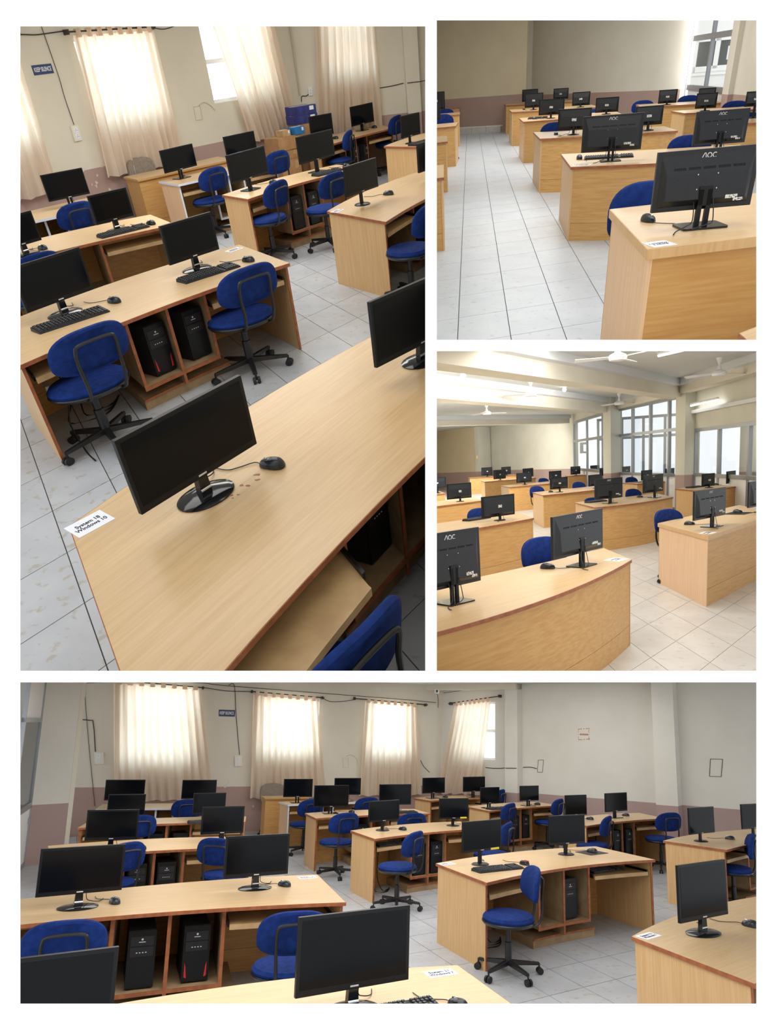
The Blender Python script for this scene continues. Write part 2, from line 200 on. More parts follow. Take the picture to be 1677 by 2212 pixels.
def wall_mat(name, up, low, zsplit, flake=None):
    'cream plaster above, brown-pink paint band below a painted line'
    m = mat(name, up, .75, 0, .25); t, N, L, b = nodes(m)
    tc = N.new('ShaderNodeTexCoord'); sp = N.new('ShaderNodeSeparateXYZ'); L.new(tc.outputs['Object'], sp.inputs[0])
    gt = N.new('ShaderNodeMath'); gt.operation = 'GREATER_THAN'; gt.inputs[1].default_value = zsplit; L.new(sp.outputs[2], gt.inputs[0])
    n = N.new('ShaderNodeTexNoise'); n.inputs['Scale'].default_value = 1.3; n.inputs['Detail'].default_value = 7; L.new(tc.outputs['Object'], n.inputs[0])
    mx = N.new('ShaderNodeMixRGB'); L.new(gt.outputs[0], mx.inputs[0]); mx.inputs[1].default_value = low; mx.inputs[2].default_value = up
    mm = N.new('ShaderNodeMixRGB'); mm.blend_type = 'MULTIPLY'; mm.inputs[0].default_value = .25; L.new(mx.outputs[0], mm.inputs[1])
    r = N.new('ShaderNodeValToRGB'); r.color_ramp.elements[0].position = .3; r.color_ramp.elements[0].color = (.75, .73, .68, 1); r.color_ramp.elements[1].position = .6; r.color_ramp.elements[1].color = (1, 1, 1, 1)
    L.new(n.outputs['Fac'], r.inputs[0]); L.new(r.outputs[0], mm.inputs[2]); out = mm.outputs[0]
    if flake:   # patch of peeling paint showing white filler
        ds = N.new('ShaderNodeVectorMath'); ds.operation = 'DISTANCE'; ds.inputs[1].default_value = flake[:3]; L.new(tc.outputs['Object'], ds.inputs[0])
        lt = N.new('ShaderNodeMath'); lt.operation = 'LESS_THAN'; lt.inputs[1].default_value = flake[3]; L.new(ds.outputs['Value'], lt.inputs[0])
        fn = N.new('ShaderNodeTexNoise'); fn.inputs['Scale'].default_value = 9; fn.inputs['Detail'].default_value = 4; L.new(tc.outputs['Object'], fn.inputs[0])
        fg = N.new('ShaderNodeMath'); fg.operation = 'GREATER_THAN'; fg.inputs[1].default_value = .66; L.new(fn.outputs['Fac'], fg.inputs[0])
        mu = N.new('ShaderNodeMath'); mu.operation = 'MULTIPLY'; L.new(lt.outputs[0], mu.inputs[0]); L.new(fg.outputs[0], mu.inputs[1])
        fx = N.new('ShaderNodeMixRGB'); L.new(mu.outputs[0], fx.inputs[0]); L.new(out, fx.inputs[1]); fx.inputs[2].default_value = rgb(214, 208, 200); out = fx.outputs[0]
    L.new(out, b.inputs['Base Color']); return m
wall1 = wall_mat('wall_paint_a', rgb(222, 216, 200), rgb(176, 150, 142), .90, (-3.95, 12.82, .6, .55))
wall4 = wall_mat('wall_paint_b', rgb(222, 216, 202), rgb(176, 150, 142), .86, (-3.3, 14.36, .66, .4))
wall4r = wall_mat('wall_paint_c', rgb(224, 222, 214), rgb(176, 152, 148), .85)
wall2 = wall_mat('wall_paint_d', rgb(216, 210, 196), rgb(172, 146, 136), .90)
wall2l = wall_mat('wall_paint_e', rgb(214, 200, 172), rgb(172, 146, 136), .98)
wall3 = wall_mat('wall_paint_f', rgb(214, 212, 198), rgb(172, 148, 140), .95)
wall3l = wall_mat('wall_paint_g', rgb(206, 190, 156), rgb(166, 140, 132), .95)

# ------------------------------------------------------------------ mesh helpers
class G:
    def __init__(s): s.v = []; s.f = []
    def add(s, vs, fs):
        k = len(s.v); s.v += [tuple(map(float, v)) for v in vs]; s.f += [tuple(i + k for i in f) for f in fs]; return s
    def hexa(s, p):   # p: 4 bottom (ccw), 4 top
        return s.add(p, [(3, 2, 1, 0), (4, 5, 6, 7), (0, 1, 5, 4), (1, 2, 6, 5), (2, 3, 7, 6), (3, 0, 4, 7)])
    def box(s, x0, x1, y0, y1, z0, z1):
        return s.hexa([(x0, y0, z0), (x1, y0, z0), (x1, y1, z0), (x0, y1, z0), (x0, y0, z1), (x1, y0, z1), (x1, y1, z1), (x0, y1, z1)])
    def prism(s, poly, z0, z1):
        n = len(poly); vs = [(x, y, z0) for x, y in poly] + [(x, y, z1) for x, y in poly]
        return s.add(vs, [tuple(range(n - 1, -1, -1)), tuple(range(n, 2 * n))] + [(i, (i + 1) % n, n + (i + 1) % n, n + i) for i in range(n)])
    def lathe(s, prof, n=16, c=(0, 0, 0), sx=1, sy=1):
        vs = []; fs = []; m = len(prof)
        for r, z in prof:
            for i in range(n):
                a = 2 * math.pi * i / n; vs.append((c[0] + r * sx * math.cos(a), c[1] + r * sy * math.sin(a), c[2] + z))
        for j in range(m - 1):
            for i in range(n): fs.append((j * n + i, j * n + (i + 1) % n, (j + 1) * n + (i + 1) % n, (j + 1) * n + i))
        fs.append(tuple(range(n - 1, -1, -1))); fs.append(tuple((m - 1) * n + i for i in range(n)))
        return s.add(vs, fs)
    def tube(s, pts, r, n=6, r1=None):
        P = [Vector(p) for p in pts]; m = len(P); vs = []; fs = []; up = Vector((0, 0, 1)); pu = None
        for j in range(m):
            t = (P[min(j + 1, m - 1)] - P[max(j - 1, 0)]).normalized()
            if pu is None: pu = t.orthogonal().normalized()
            u = (pu - t * pu.dot(t));
            u = u.normalized() if u.length > 1e-6 else t.orthogonal().normalized()
            pu = u; w = t.cross(u); rr = r if r1 is None else r + (r1 - r) * j / (m - 1)
            for i in range(n):
                a = 2 * math.pi * i / n; vs.append(P[j] + (u * math.cos(a) + w * math.sin(a)) * rr)
        for j in range(m - 1):
            for i in range(n): fs.append((j * n + i, j * n + (i + 1) % n, (j + 1) * n + (i + 1) % n, (j + 1) * n + i))
        fs.append(tuple(range(n - 1, -1, -1))); fs.append(tuple((m - 1) * n + i for i in range(n)))
        return s.add(vs, fs)
    def xf(s, mt):
        s.v = [tuple(mt @ Vector(v)) for v in s.v]; return s
    def mesh(s, name, m, smooth=False, bevel=0):
        me = bpy.data.meshes.new(name); me.from_pydata(s.v, [], s.f); me.materials.append(m)
        if bevel:
            bm = bmesh.new(); bm.from_mesh(me); bmesh.ops.recalc_face_normals(bm, faces=bm.faces)
            bmesh.ops.bevel(bm, geom=[e for e in bm.edges if e.calc_face_angle(0) > .6], offset=bevel, segments=2, profile=.7, affect='EDGES', clamp_overlap=True); bm.to_mesh(me); bm.free()
        else:
            bm = bmesh.new(); bm.from_mesh(me); bmesh.ops.recalc_face_normals(bm, faces=bm.faces); bm.to_mesh(me); bm.free()
        if smooth:
            me.polygons.foreach_set('use_smooth', [True] * len(me.polygons)); me.set_sharp_from_angle(angle=math.radians(40))
        me.update(); return me
def spline(pts, n=8):
    P = [Vector(p) for p in pts]; out = []
    for i in range(len(P) - 1):
        p0 = P[max(i - 1, 0)]; p1 = P[i]; p2 = P[i + 1]; p3 = P[min(i + 2, len(P) - 1)]
        for k in range(n):
            t = k / n; out.append(.5 * ((2 * p1) + (p2 - p0) * t + (2 * p0 - 5 * p1 + 4 * p2 - p3) * t * t + (3 * p1 - p0 - 3 * p2 + p3) * t ** 3))
    out.append(P[-1]); return out
ROOMOBJ = {1: [], 2: [], 3: [], 4: []}
def obj(name, me, parent=None, loc=(0, 0, 0), rz=0, room=None, kind=None, label=None, cat=None, group=None):
    o = bpy.data.objects.new(name, me); COL.objects.link(o)
    mt = Matrix.Translation(loc) @ Matrix.Rotation(rz, 4, 'Z')
    if parent is not None: o.parent = parent; o.matrix_parent_inverse = Matrix(); o.matrix_local = mt
    else: o.matrix_world = (M[room] if room else Matrix()) @ mt
    if kind: o['kind'] = kind
    if label: o['label'] = label
    if cat: o['category'] = cat
    if group: o['group'] = group
    if room: ROOMOBJ[room].append(o)
    return o
def part(name, g, m, parent, smooth=False, bevel=0, **k): return obj(name, g.mesh(name, m, smooth, bevel), parent, **k)
PIC = {1: 'top-left photo', 2: 'top-right photo', 3: 'middle-right photo', 4: 'bottom photo'}
# ------------------------------------------------------------------ the shell: white front wall with four openings, partitions between the rooms
PANELS = {1: (44, 919, 57, 1449), 2: (944, 1634.5, 44, 734), 3: (944, 1634.5, 758.5, 1449), 4: (44, 1634.5, 1474, 2168)}
def front_wall():
    xs = [-900, 44, 919, 944, 1634.5, 2600]; ys = [-1100, 44, 57, 734, 758.5, 1449, 1474, 2168, 3400]
    g = G()
    z0, z1 = .78, .80
    idx = {}
    def vid(px, py, z):
        k = (px, py, z)
        if k not in idx: idx[k] = len(g.v); g.v.append(tuple(cw(px, py, z)))
        return idx[k]
    def hole(cx, cy): return any(a < cx < b and c < cy < d for a, b, c, d in PANELS.values())
    nx, ny = len(xs) - 1, len(ys) - 1
    solid = [[not hole((xs[i] + xs[i + 1]) / 2, (ys[j] + ys[j + 1]) / 2) for j in range(ny)] for i in range(nx)]
    for i in range(nx):
        for j in range(ny):
            if not solid[i][j]: continue
            a, b, c, d = xs[i], xs[i + 1], ys[j], ys[j + 1]
            g.f.append((vid(a, c, z0), vid(b, c, z0), vid(b, d, z0), vid(a, d, z0)))
            g.f.append((vid(a, c, z1), vid(a, d, z1), vid(b, d, z1), vid(b, c, z1)))
            for di, dj, e in ((-1, 0, ((a, c), (a, d))), (1, 0, ((b, c), (b, d))), (0, -1, ((a, c), (b, c))), (0, 1, ((a, d), (b, d)))):
                ii, jj = i + di, j + dj
                if not (0 <= ii < nx and 0 <= jj < ny) or not solid[ii][jj]:
                    p, q = e; g.f.append((vid(*p, z0), vid(*q, z0), vid(*q, z1), vid(*p, z1)))
    obj('wall_front', g.mesh('wall_front', front_white), kind='structure')
front_wall()
def wedge(name, x0, x1, y0, y1, z0, z1, m):
    'partition running away from the viewpoint'
    g = G(); g.hexa([cw(x0, y1, z0), cw(x1, y1, z0), cw(x1, y1, z1), cw(x0, y1, z1), cw(x0, y0, z0), cw(x1, y0, z0), cw(x1, y0, z1), cw(x0, y0, z1)])
    return obj(name, g.mesh(name, m), kind='structure')
wedge('wall_partition_upright', 930, 932.5, -700, 1461, .83, 46, cream)
wedge('wall_partition_shelf', 934, 2300, 745, 747, .83, 46, cream)
wedge('wall_partition_deck', -500, 2300, 1460.5, 1462.5, .83, 46, ceilm)
def clip_planes(r):
    'inner faces of the room cell as (point, inward normal), world space'
    C = CAMLOC; out = []
    def pl(p, q, inside):
        n = (p - C).cross(q - C).normalized()
        if n.dot(inside - C) < 0: n = -n
        out.append((C, n))
    x0, x1, y0, y1 = {1: (-1200, 929.5, -2500, 1460), 2: (933.5, 3200, -2500, 744.5), 3: (933.5, 3200, 747.5, 1460), 4: (-1200, 3200, 1463, 4000)}[r]
    ins = cw((x0 + x1) / 2, (y0 + y1) / 2, 5)
    pl(cw(x0, 0, 5), cw(x0, 2000, 5), ins); pl(cw(x1, 0, 5), cw(x1, 2000, 5), ins); pl(cw(0, y0, 5), cw(1600, y0, 5), ins); pl(cw(0, y1, 5), cw(1600, y1, 5), ins)
    f = (cw(PPX, PPY, 1) - C).normalized(); out.append((C + f * .83, f))
    return out

V2 = lambda p: Vector((p[0], p[1]))
class Wall:
    def __init__(s, room, A, B): s.r = room; s.A = V2(A); s.B = V2(B); s.t = (s.B - s.A).normalized(); s.n = Vector((-s.t.y, s.t.x)); s.L = (s.B - s.A).length
    def p(s, a, z, off=0): q = s.A + s.t * a - s.n * off; return (q.x, q.y, z)
    def box(s, g, a0, a1, z0, z1, o0, o1): # o measured from wall face into the room
        return g.hexa([s.p(a0, z0, o1), s.p(a1, z0, o1), s.p(a1, z0, o0), s.p(a0, z0, o0), s.p(a0, z1, o1), s.p(a1, z1, o1), s.p(a1, z1, o0), s.p(a0, z1, o0)])
    def quad(s, g, q, o0, o1): # q: tl,tr,br,bl as (a,z)
        tl, tr, br, bl = q
        return g.hexa([s.p(*bl, o1), s.p(*br, o1), s.p(*br, o0), s.p(*bl, o0), s.p(*tl, o1), s.p(*tr, o1), s.p(*tr, o0), s.p(*tl, o0)])
    def build(s, name, m, z0, z1, holes=(), th=.2, a0=0, a1=None):
        a1 = s.L if a1 is None else a1; g = G()
        ss = sorted({a0, a1, *[h[0] for h in holes], *[h[1] for h in holes]}); zs = sorted({z0, z1, *[h[2] for h in holes], *[h[3] for h in holes]})
        for i in range(len(ss) - 1):
            for j in range(len(zs) - 1):
                cx, cz = (ss[i] + ss[i + 1]) / 2, (zs[j] + zs[j + 1]) / 2
                if any(h[0] < cx < h[1] and h[2] < cz < h[3] for h in holes): continue
                s.box(g, ss[i], ss[i + 1], zs[j], zs[j + 1], 0, -th)
        return obj(name, g.mesh(name, m), room=s.r, kind='structure')
def inside(poly, x, y):
    c = False; n = len(poly)
    for i in range(n):
        x0, y0 = poly[i]; x1, y1 = poly[(i + 1) % n]
        if (y0 > y) != (y1 > y) and x < (x1 - x0) * (y - y0) / (y1 - y0) + x0: c = not c
    return c
def toview(r, p):
    w = C2W.inverted() @ (M[r] @ Vector(p)); return (PPX + FPX * w.x / w.z, PPY + FPX * w.y / w.z, w.z)
def floor(r, poly, o, e1, e2, m, gap=.007):
    g = G(); g.prism(poly, -.06, -.010)
    fl = obj('floor', g.mesh('floor_bed', grout), room=r, kind='structure')
    xs = [p[0] for p in poly]; ys = [p[1] for p in poly]
    L1 = math.hypot(*e1); L2 = math.hypot(*e2); k1 = gap / L1 / 2; k2 = gap / L2 / 2
    tg = G(); P = lambda a, b: (e1[0] * a + e2[0] * b, e1[1] * a + e2[1] * b)
    tp = [P(k1, k2), P(1 - k1, k2), P(1 - k1, 1 - k2), P(k1, 1 - k2)]
    tg.prism(tp, -.012, 0); tm = tg.mesh('tile', m)
    det = e1[0] * e2[1] - e1[1] * e2[0]; cand = []
    ij = []
    for x in (min(xs), max(xs)):
        for y in (min(ys), max(ys)):
            dx, dy = x - o[0], y - o[1]; ij.append(((dx * e2[1] - dy * e2[0]) / det, (e1[0] * dy - e1[1] * dx) / det))
    x0, x1, y0, y1 = PANELS[r]
    for i in range(int(min(a for a, b in ij)) - 1, int(max(a for a, b in ij)) + 2):
        for j in range(int(min(b for a, b in ij)) - 1, int(max(b for a, b in ij)) + 2):
            lx = o[0] + e1[0] * i + e2[0] * j; ly = o[1] + e1[1] * i + e2[1] * j
            cx = lx + (e1[0] + e2[0]) / 2; cy = ly + (e1[1] + e2[1]) / 2
            if not inside(poly, cx, cy): continue
            q = [toview(r, (lx + a * e1[0] + b * e2[0], ly + a * e1[1] + b * e2[1], 0)) for a, b in ((0, 0), (1, 0), (1, 1), (0, 1))]
            if min(v[2] for v in q) < .9: continue
            vis = max(v[0] for v in q) > x0 - 6 and min(v[0] for v in q) < x1 + 6 and max(v[1] for v in q) > y0 - 6 and min(v[1] for v in q) < y1 + 6
            ar = abs(sum(q[k][0] * q[(k + 1) % 4][1] - q[(k + 1) % 4][0] * q[k][1] for k in range(4))) / 2
            cand.append((vis, ar, lx, ly))
    cand.sort(reverse=True); rest = G()
    for k, (vis, ar, lx, ly) in enumerate(cand):
        if vis and k < 250 and ar > 60: obj('tile', tm, fl, (lx, ly, 0))
        else: rest.add([(lx + a, ly + b, z) for z in (-.012, 0) for a, b in tp], [(3, 2, 1, 0), (4, 5, 6, 7), (0, 1, 5, 4), (1, 2, 6, 5), (2, 3, 7, 6), (3, 0, 4, 7)])
    if rest.v: part('far_tiles', rest, m, fl, kind='stuff')
    return fl
# ---------------- room cells
A1, K1, C1 = (-7.42, 9.0), (-1.05, 16.02), (3.2, 16.4)
A4, K4, C4 = (-7.5, 12.87), (.83, 15.83), (7.3, 11.37)
floor(1, [(-9, .6), (4, .6), (3.2, 16.4), (-1.05, 16.02), (-7.42, 9.0), (-9, 7.3)], (-2.244, 3.974), (.285, .342), (-.255, .505), tile_g)
floor(2, [(-6, 2), (9, 2), (9, 15), (8.5, 22.4), (5.3, 27.4), (-.5, 29.6), (-6, 30)], (1.065, 6.231), (.43, .105), (.088, .715), tile_c)
floor(3, [(-3, 2), (9, 2), (7.1, 13.5), (7.1, 22.5), (7.6, 31), (4.6, 40), (-3, 44)], (2.317, 5.852), (.375, .435), (.01, -.655), tile_w)
floor(4, [(-9, 1.2), (9, 1.2), (9, 10.2), (7.3, 11.37), (.83, 15.83), (-7.5, 12.87), (-9, 12.3)], (1.56, 6.341), (.33, .208), (-.2, .433), tile_g)
W1B = Wall(1, A1, K1); W1R = Wall(1, K1, C1)
H1B = [(3.25, 4.2, 1.38, 2.5), (5.19, 6.5, 1.38, 2.45), (7.45, 8.88, 1.44, 2.56)]; H1R = [(.55, 1.47, 1.5, 2.45)]
W1B.build('wall_back', wall1, -.02, 3.2, H1B); W1R.build('wall_right', wall1, -.02, 3.2, H1R)
W4B = Wall(4, A4, K4); W4R = Wall(4, K4, C4)
H4B = [(2.2, 3.58, 1.29, 2.8), (4.82, 6.05, 1.45, 2.64), (7.14, 8.1, 1.48, 2.62)]; H4R = [(.40, 1.36, 1.46, 2.68)]
W4B.build('wall_back', wall4, -.02, 3.15, H4B); W4R.build('wall_right', wall4r, -.02, 3.15, H4R)
# top-left room: pillar on the right wall, ceiling
g = G(); W1R.box(g, 1.98, 2.24, .0, 3.2, 0, .16); obj('wall_pillar', g.mesh('pillar', wall1), room=1, kind='structure')
g = G(); g.prism([(-8, 2), (4, 2), (4, 17), (-8, 17)], 3.1, 3.15); obj('ceiling', g.mesh('ceiling', ceilm), room=1, kind='structure')
# bottom room: pillars, beam, ceiling, left pillar wall with aluminium frame
g = G(); W4R.box(g, 1.70, 1.98, 0, 3.05, 0, .24); obj('wall_pillar', g.mesh('pillar', wall4r), room=4, kind='structure')
g = G(); W4R.box(g, 4.72, 5.10, 0, 3.05, 0, .30); obj('wall_pillar', g.mesh('pillar', wall4r), room=4, kind='structure')
g = G(); W4R.box(g, -.3, 1.98, 2.93, 3.05, 0, .3); obj('trim_1', g.mesh('beam', cream), room=4, kind='structure')
g = G(); g.prism([(-9, 5), (9, 5), (9, 17), (-9, 17)], 3.05, 3.1); obj('ceiling', g.mesh('ceiling', ceilm), room=4, kind='structure')
g = G(); g.prism([(-5.95, 10.12), (-5.05, 11.04), (-5.16, 11.16), (-6.06, 10.24)], 0, 3.1); obj('wall_left', g.mesh('wall_left', wall4r), room=4, kind='structure')
g = G(); g.prism([(-5.075, 11.01), (-5.03, 11.06), (-5.14, 11.18), (-5.185, 11.13)], 0, 3.1); obj('trim_2', g.mesh('pillar_edge', cream), room=4, kind='structure')
# top-right room
W2L = Wall(2, (-2.5, 30.4), (5.10, 26.95)); W2B = Wall(2, (5.42, 28.4), (8.42, 22.55)); W2R = Wall(2, (8.46, 22.3), (7.85, 18.05)); W2F = Wall(2, (7.85, 18.05), (6.95, 10.0))
W2L.build('wall_left', wall2l, -.02, 3.5); W2B.build('wall_back', wall2, -.02, 3.5)
W2R.build('wall_right', wall2, -.02, 3.5, [(.05, 4.05, .0, 3.4)], .06); W2F.build('wall_side', wall2, -.02, 3.5)
g = G(); W2B.box(g, -.25, .22, 0, 3.5, -.2, .9); obj('wall_pillar', g.mesh('pillar', wall2), room=2, kind='structure')
g = G(); W2R.box(g, 4.02, 4.5, 0, 3.5, -.1, .10); obj('wall_pillar', g.mesh('pillar', wall2), room=2, kind='structure')
g = G(); g.prism([(-6, 3), (10, 3), (10, 31), (-6, 31)], 3.4, 3.46); obj('ceiling', g.mesh('ceiling', ceilm), room=2, kind='structure')
bb = obj('baseboard_back', None, room=2, kind='structure')
for k in range(6):
    g = G(); W2L.box(g, 4.55 + .5 * k, 5.04 + .5 * k, 0, .16, 0, .03); part('skirting_tile', g, tile_w, bb)
g = G(); W2L.box(g, 4.55, 7.6, .16, .19, 0, .035); part('skirting_top', g, cornice, bb)
# middle-right room
W3L = Wall(3, (0.2, 43.2), (4.0, 37.2)); W3B = Wall(3, (4.35, 40.0), (7.62, 31.0)); W3R = Wall(3, (7.62, 31.0), (6.9, 22.5)); W3M = Wall(3, (6.95, 22.5), (7.2, 17.75)); W3G = Wall(3, (7.32, 17.6), (6.85, 11.5))
W3L.build('wall_left', wall3l, -.02, 3.3); W3B.build('wall_back', wall3, -.02, 3.3)
g = G(); g.prism([(4.0, 37.2), (4.16, 36.9), (4.95, 38.2), (4.35, 40.0), (4.0, 39)], 0, 3.3); obj('wall_pillar', g.mesh('pillar', wall3), room=3, kind='structure')
W3R.build('wall_right', wall3, -.02, 3.3, [(.25, 8.2, 0, 2.95)]); W3M.build('wall_middle', wall3, -.02, 3.3, [(.05, 4.7, 0, 2.92)], .12); W3G.build('wall_glazed', wall3, -.02, 3.3, [(.15, 6.0, 0, 2.06)], .12)
COLP = [[(6.92, 17.68), (7.02, 17.34), (7.36, 17.44), (7.26, 17.80)], [(6.40, 22.15), (6.56, 21.88), (7.0, 22.30), (6.84, 22.6)]]
for poly in COLP:
    g = G(); g.prism(poly, 0, 3.3); obj('wall_pillar', g.mesh('pillar', wall3), room=3, kind='structure')
g = G(); g.prism([(-4, 6), (9, 6), (9, 44), (-4, 44)], 3.25, 3.3); obj('ceiling', g.mesh('ceiling', ceilm), room=3, kind='structure')
def beam(a, b, w, z0, z1, name, off=0):
    a, b = V2(a), V2(b); t = (b - a).normalized(); n = Vector((-t.y, t.x))
    g = G(); g.prism([tuple(a), tuple(b), tuple(b + n * w), tuple(a + n * w)], z0, z1); obj(name, g.mesh(name, cream), room=3, kind='structure')
    g = G(); c = a - n * .09; d = b - n * .09; g.hexa([(*c, z1 - .14), (*d, z1 - .14), (*b, z1 - .16), (*a, z1 - .16), (*c, z1), (*d, z1), (*b, z1), (*a, z1)]); obj(name, g.mesh('cornice', cornice), room=3, kind='structure')
beam((-.6, 7.3), (7.25, 17.9), .42, 2.84, 3.25, 'trim_1'); beam((-.3, 12.0), (6.75, 22.4), .42, 2.82, 3.25, 'trim_2')
beam((6.9, 17.6), (6.5, 10.5), .3, 2.92, 3.25, 'trim_3'); beam((6.85, 22.3), (6.9, 17.7), .3, 2.9, 3.25, 'trim_4'); beam((-.6, 24.5), (7.4, 30.6), .35, 2.9, 3.25, 'trim_5')
g = G(); W3G.box(g, 0, 6, 2.42, 2.5, 0, .12); obj('trim_6', g.mesh('ledge', cornice), room=3, kind='structure')
# ------------------------------------------------------------------ builders
DK = {}
DZ = {(2, 'E1'): .955}
PH = {
 'D1': 'the nearest desk', 'D2': 'the second desk from the front', 'D3': 'the third desk from the front', 'D4': 'the white-edged desk by the left curtain', 'D5': 'the closed wooden table below the curtain',
 'D6': 'the white-edged desk in the middle', 'D7': 'the middle desk with empty bay', 'D8': 'the plain-ended right desk', 'D9': 'the desk at the right edge', 'D10': 'the farthest desk by the corner curtain',
 'E1': 'the nearest right-row desk', 'E2': 'the second right-row desk', 'E3': 'the third right-row desk', 'E4': 'the fourth right-row desk', 'E5': 'the fifth right-row desk', 'E6': 'the last right-row desk by the wall',
 'F1': 'the far-right block, front desk', 'F2': 'the far-right block, wall-side desk', 'F3': 'the desk cut off at the right edge', 'G1': 'the nearest left-row desk', 'G2': 'the second left-row desk', 'G3': 'the third left-row desk', 'G4': 'the fourth left-row desk', 'G5': 'the last left-row desk', 'H1': 'the table corner at the bottom right',
 'A1': 'the nearest left desk', 'A2': 'the second left desk', 'A3': 'the third left desk', 'A4': 'the fourth left desk', 'B1': 'the first centre-row desk', 'B2': 'the second centre-row desk', 'B3': 'the third centre-row desk', 'B4': 'the fourth centre-row desk', 'B5': 'the last centre-row desk',
 'C1': 'the nearest right desk', 'C2': 'the right desk by the glazed wall', 'C3': 'the desk left of the wide pillar', 'C4': 'the farthest desk by the left window', 'C5': 'the desk before the middle window',
 'Q1': 'the front left desk', 'Q2': 'the second left desk', 'Q3': 'the third left desk', 'Q4': 'the white-edged desk by the first curtain', 'Q5': 'the closed wooden table by the second curtain', 'Q6': 'the white-edged desk in the middle', 'Q7': 'the middle desk behind a blue chair', 'Q8': 'the desk left of the centre desk',
 'Q9': 'the centre desk with red mouse', 'Q10': 'the desk at the right edge', 'Q11': 'the bottom right corner desk', 'Q12': 'the desk cut off at the bottom', 'Q13': 'the back desk before the first pillar', 'Q14': 'the back desk in the corner', 'Q15': 'the desk before the second pillar'}
